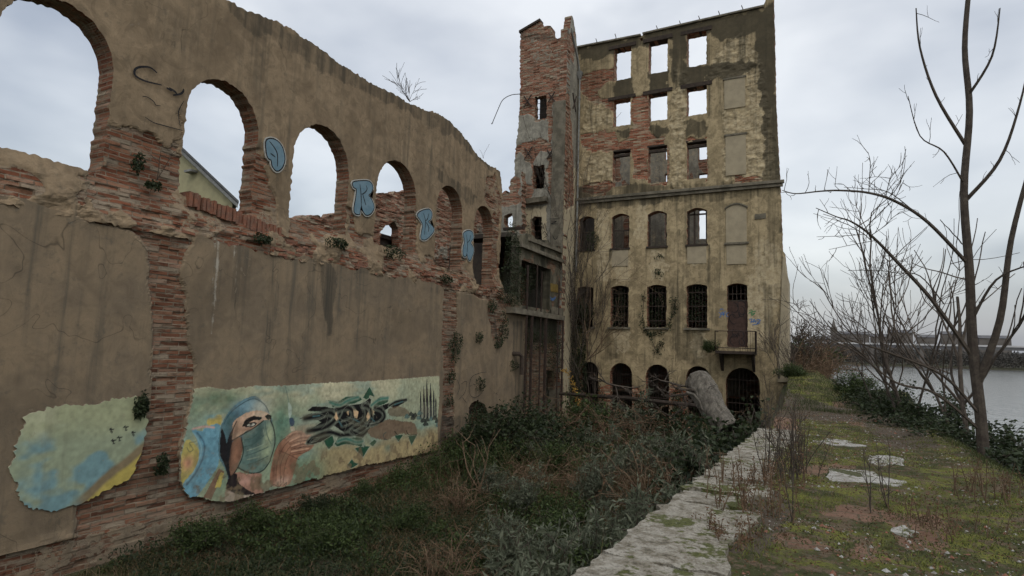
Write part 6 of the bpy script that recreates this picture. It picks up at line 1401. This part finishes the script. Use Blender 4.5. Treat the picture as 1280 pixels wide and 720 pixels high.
# --- bleached log, beam, debris
def log():
    a = onY(868, 470, 22.4); b_ = onY(911, 540, 20.6); n = 34; m = 56; root = empty('fallen_log', 'thick bleached tree trunk leaning up in front of the basement arches', 'log', tuple(b_)); V = []; 
    ax = b_-a; L = np.linalg.norm(ax); ax /= L; s1 = np.cross(ax, (0, 1, 0)); s1 /= np.linalg.norm(s1); s2 = np.cross(ax, s1)
    for i in range(n+1):
        t = i/n; c = a+ax*L*t+s1*.05*math.sin(t*7); r = (.37+.05*math.sin(t*5))*min(1, .35+math.sqrt(t*5))
        for j in range(m):
            g_ = 2*math.pi*j/m; jj = j if j < m/2 else m-j; rr = r*(.74+.34*vnoise(t*2.5+9, jj*.10)+.14*vnoise(t*3+3, jj*.6)+.16*vnoise(t*11, jj*.35)+.08*vnoise(t*30, jj*1.1)); V.append(c+s1*math.cos(g_)*rr+s2*math.sin(g_)*rr*.85-b_)
    F_ = [(i*m+j, i*m+(j+1) % m, (i+1)*m+(j+1) % m, (i+1)*m+j) for i in range(n) for j in range(m)]; V.append(a-ax*.08-b_); V.append(b_-b_)
    F3 = [(len(V)-2, (j+1) % m, j) for j in range(m)]
    me = bpy.data.meshes.new('trunk'); me.from_pydata([tuple(v) for v in V], [], F_+F3); me.update(); link('trunk', me, M['log']).parent = root
    rs = random.Random(12); lines = []
    for (p0_, p1_, r_) in (((862, 492), (826, 500), .05), ((866, 500), (838, 520), .04), ((870, 488), (845, 484), .04), ((880, 520), (866, 498), .035)):
        A_ = onY(*p0_, 21.6)-b_; B2 = onY(*p1_, 21.3)-b_; grow(rs, A_, (B2-A_)/np.linalg.norm(B2-A_), np.linalg.norm(B2-A_), r_, 2, lines, nb=3)
    link('broken_branches', twigs_mesh('broken_branches', lines, 5), M['bark']).parent = root
    stc = MB(); p_ = [onY(858, 490, 20.9), onY(868, 494, 20.8), onY(874, 502, 20.8), onY(878, 512, 20.8)]; stc.tube([q-b_ for q in p_], [.04, .05, .04, .02], 7); me = bpy.data.meshes.new('stub'); me.from_pydata(stc.v, [], stc.f); me.update(); link('branch_stub', me, M['log']).parent = root
log()
b_ = MB(); b_.tube([onY(700, 492, 27.5), onY(785, 498, 26.0), onY(876, 508, 24.0)], .085, 7); tag(b_.build('wooden_beam', M['wood']), 'long dark beam lying level across the front of the basement arches', 'beam')
for i, (px_, lb) in enumerate(((765, 'broken dark branch jutting before the second basement arch'), (846, 'broken dark branch jutting left of the log'))):
    bare_plant('dead_branch', lb, 'branch', onY(px_+4, 482, 26), [((-1, 0, .1), 1.0, .05, 2, 4), ((1, 0, -.1), .8, .05, 2, 3), ((.2, 0, -1), .9, .04, 2, 4)], 40+i, 'bark', 'dead branches before the arches')
bare_plant('dry_cane_heap', 'pale broken canes sprawling in front of the largest dark bush', 'canes', tuple(onZ(600, 615, -4.0)), [((-.6, -.3, 1), 1.5, .02, 1, 5), ((-.3, .3, 1.2), 1.3, .02, 1, 5), ((.4, -.4, .6), 1.2, .02, 1, 5), ((.1, -.6, .3), 1.2, .02, 1, 4), ((1, .2, .3), 1.6, .015, 0, 0)], 44, 'drytwig', rmin=.006, bend=.3)
for i, (x_, y_, sc_, kd_, lb_) in enumerate(((-8.8, 24.6, 2.0, 'green', 'tall leafy weeds hiding the foot of the first basement arch'), (-7.0, 25.4, 2.1, 'silver', 'tall grey green weeds hiding the foot of the second basement arch'), (-5.4, 25.8, 2.0, 'ivy', 'dark weeds hiding the foot of the middle basement arch'), (-9.8, 21.4, 1.9, 'ivy', 'dark bush under the annex, behind the largest dark bush'))):
    place_shrub(kd_, x_, y_, gz_at(x_, y_), sc_, lb_, 'tall weeds before the basement arches', 700+i)
place_shrub('green', -4.2, 29.4, .1, .55, 'tuft of stems sprouting left of the iron balcony', None, 611)

# ================================================================== FAR BANK
M['farwood'] = leafmat('far_bare_wood', (.05, .047, .042), (.085, .078, .066), .1, .02); M['farstone'] = noisy('far_stone', (.16, .145, .135), (.12, .11, .10), .05); M['fardeck'] = noisy('pale_bridge_deck', (.50, .50, .50), (.42, .42, .42), .1); M['slate'] = noisy('dark_slate', (.10, .10, .11), (.13, .13, .13), .1)
def farp(px_, py_, y): return onY(px_, py_, y)
rg = np.random.default_rng(3); n = 60000; X = rg.uniform(-80, 420, n); Y = rg.uniform(640, 720, n); ht = 9+8*fbm(X*.02, Y*.02+4, 4)
Z = ground_h(X, Y)+rg.random(n)**.7*ht; L_ = LF(); L_.leaves(np.stack([X, Y, Z], 1), rdir(rg, n, .5), rg.uniform(1, 2.4, n), rg.uniform(.6, 1.4, n), rg)
tag(link('far_woodland', L_.mesh('far_woodland'), M['farwood']), 'long brown belt of leafless trees on the far river bank', 'woodland', kind='stuff')
by_ = 600
br = empty('river_bridge', 'long low bridge with a pale deck crossing the far river', 'bridge', tuple(farp(1060, 428, by_)*np.array([1, 1, 0])+np.array([0, 0, -6])))
A1 = farp(1028, 429.0, by_); d_ = MB(); d_.box((A1[0]-10, by_-4, A1[2]-.2), (A1[0]+420, by_+4, A1[2]+1.2)); d_.build('deck', M['fardeck'], br); d_ = MB(); d_.box((A1[0]-10, by_-3.5, A1[2]-2.6), (A1[0]+420, by_+3.5, A1[2]-.21)); d_.build('girder', M['slate'], br)
for i in range(12): d_ = MB(); d_.box((A1[0]+i*36, by_-3, -8), (A1[0]+i*36+3, by_+3, A1[2]-2.62)); d_.build('pier', M['farstone'], br)
cy_ = 1150; T0 = farp(1042.5, 424, cy_); tp = farp(1042.5, 397, cy_)[2]; H = tp-T0[2]
ch = empty('church', 'distant stone church tower with pointed spire on the horizon', 'church', (T0[0], cy_, 2))
w = 5.2; d_ = MB(); d_.box((T0[0]-w, cy_-w, 0), (T0[0]+w, cy_+w, T0[2]+H*.45)); d_.build('tower', M['farstone'], ch)
d_ = MB(); q = T0[2]+H*.45
d_.add([(T0[0]+w*.92*math.cos(k*math.pi/4+.39), cy_+w*.92*math.sin(k*math.pi/4+.39), q) for k in range(8)]+[(T0[0], cy_, tp)], [(k, (k+1) % 8, 8) for k in range(8)]+[tuple(range(8))[::-1]]); d_.build('spire', M['farstone'], ch)
for sx_ in (-1, 1): d_ = MB(); c0 = T0[0]+sx_*w*.85; d_.add([(c0-1, cy_-w-.5, q-1), (c0+1, cy_-w-.5, q-1), (c0+1, cy_-w+1.5, q-1), (c0-1, cy_-w+1.5, q-1), (c0, cy_-w+.5, q+6)], [(0, 1, 4), (1, 2, 4), (2, 3, 4), (3, 0, 4), (3, 2, 1, 0)]); d_.build('pinnacle', M['farstone'], ch)
NV = [(1046, 1086, 414, 'long low distant roof just right of the church tower'), (1088, 1108, 417, 'distant pale block right of the long roof'), (1110, 1140, 412, 'distant broad building at the right border of the photo'), (1022, 1036, 420, 'distant small building left of the church tower'), (1146, 1170, 418, 'distant block beyond the right trees'), (1176, 1215, 414, 'distant long building far right'), (1222, 1262, 419, 'distant last block at the far right')]
for i, (xa, xb, yt, lb) in enumerate(NV):
    A2 = farp(xa, yt, cy_+i*9); B2 = farp(xb, yt, cy_+i*9); yv = cy_+i*9; bt = empty('distant_building', lb, 'building', (A2[0], yv, 2), 'buildings on the far horizon'); z_ = A2[2]-5
    d_ = MB(); d_.box((A2[0], yv-8, -2), (B2[0], yv+8, z_)); d_.build('wall', M['farstone'], bt); d_ = MB(); d_.prism([(yv-9, z_+.02), (yv+9, z_+.02), (yv, z_+5)], ((0, 0, 0), (0, 1, 0), (0, 0, 1), (1, 0, 0)), A2[0]-1, B2[0]+1); d_.build('roof', M['slate'], bt)
print('veg done')
# ================================================================== LIGHT
def world():
    w = bpy.data.worlds.new('World'); C.world = w; w.use_nodes = True; nt = w.node_tree; nt.nodes.clear(); k = NT(nt)
    out = k.n('ShaderNodeOutputWorld'); sky = k.n('ShaderNodeTexSky'); sky.sky_type = 'NISHITA'; sky.sun_disc = False
    sky.sun_elevation = math.radians(48); sky.sun_rotation = math.radians(140); sky.air_density = 1.5; sky.dust_density = 3
    b1 = k.n('ShaderNodeBackground'); b1.inputs['Strength'].default_value = .05; k.l(sky.outputs[0], b1.inputs['Color'])
    tc = k.n('ShaderNodeTexCoord'); mpg = k.mapping(tc.outputs['Generated'], (1, 1, 2.2))
    n1 = k.noise(mpg, 1.6, 6, .5, .4); n2 = k.noise(mpg, 5, 4, .5)
    f = k.math('ADD', k.math('MULTIPLY', n1, .8), k.math('MULTIPLY', n2, .2))
    f = k.math('MULTIPLY_ADD', f, 1.2, -.10)
    sx = k.n('ShaderNodeSeparateXYZ'); k.l(tc.outputs['Generated'], sx.inputs[0])
    f = k.math('ADD', f, k.rng(sx.outputs[2], 0, .55, -.13, .10, False))
    c = k.ramp(f, [(.27, (.25, .275, .33)), (.41, (.37, .39, .44)), (.54, (.57, .585, .615)), (.70, (.80, .805, .81))])
    z_ = k.rng(sx.outputs[2], .45, 1, 1, 1.75); cv = k.n('ShaderNodeCombineColor'); [k.l(z_, cv.inputs[i_]) for i_ in range(3)]; c = k.mix(1, c, cv.outputs[0], 'MULTIPLY')
    b2 = k.n('ShaderNodeBackground'); k.l(c, b2.inputs['Color']); b2.inputs['Strength'].default_value = 1.0
    ad = k.n('ShaderNodeAddShader'); k.l(b1.outputs[0], ad.inputs[0]); k.l(b2.outputs[0], ad.inputs[1]); k.l(ad.outputs[0], out.inputs[0])
world()
sd = bpy.data.lights.new('sun', 'SUN'); sd.energy = .5; sd.angle = math.radians(20); sd.color = (1, .96, .9)
so = bpy.data.objects.new('sun', sd); COL.objects.link(so)
el, az_ = math.radians(48), math.radians(140)
dirv = Vector((math.sin(az_)*math.cos(el), math.cos(az_)*math.cos(el), math.sin(el)))
so.rotation_euler = dirv.to_track_quat('Z', 'Y').to_euler(); so.location = (5, -5, 20)
C.view_settings.view_transform = 'Standard'; C.view_settings.look = 'None'; C.view_settings.exposure = -.1; C.view_settings.gamma = 1
C.view_settings.use_curve_mapping = False
C.render.resolution_x = 1024; C.render.resolution_y = 576
C.render.engine = 'CYCLES'
C.cycles.max_bounces = 3; C.cycles.diffuse_bounces = 2; C.cycles.transparent_max_bounces = 4; C.cycles.use_adaptive_sampling = True; C.cycles.adaptive_threshold = .03
C.world.cycles.sampling_method = 'MANUAL'; C.world.cycles.sample_map_resolution = 512
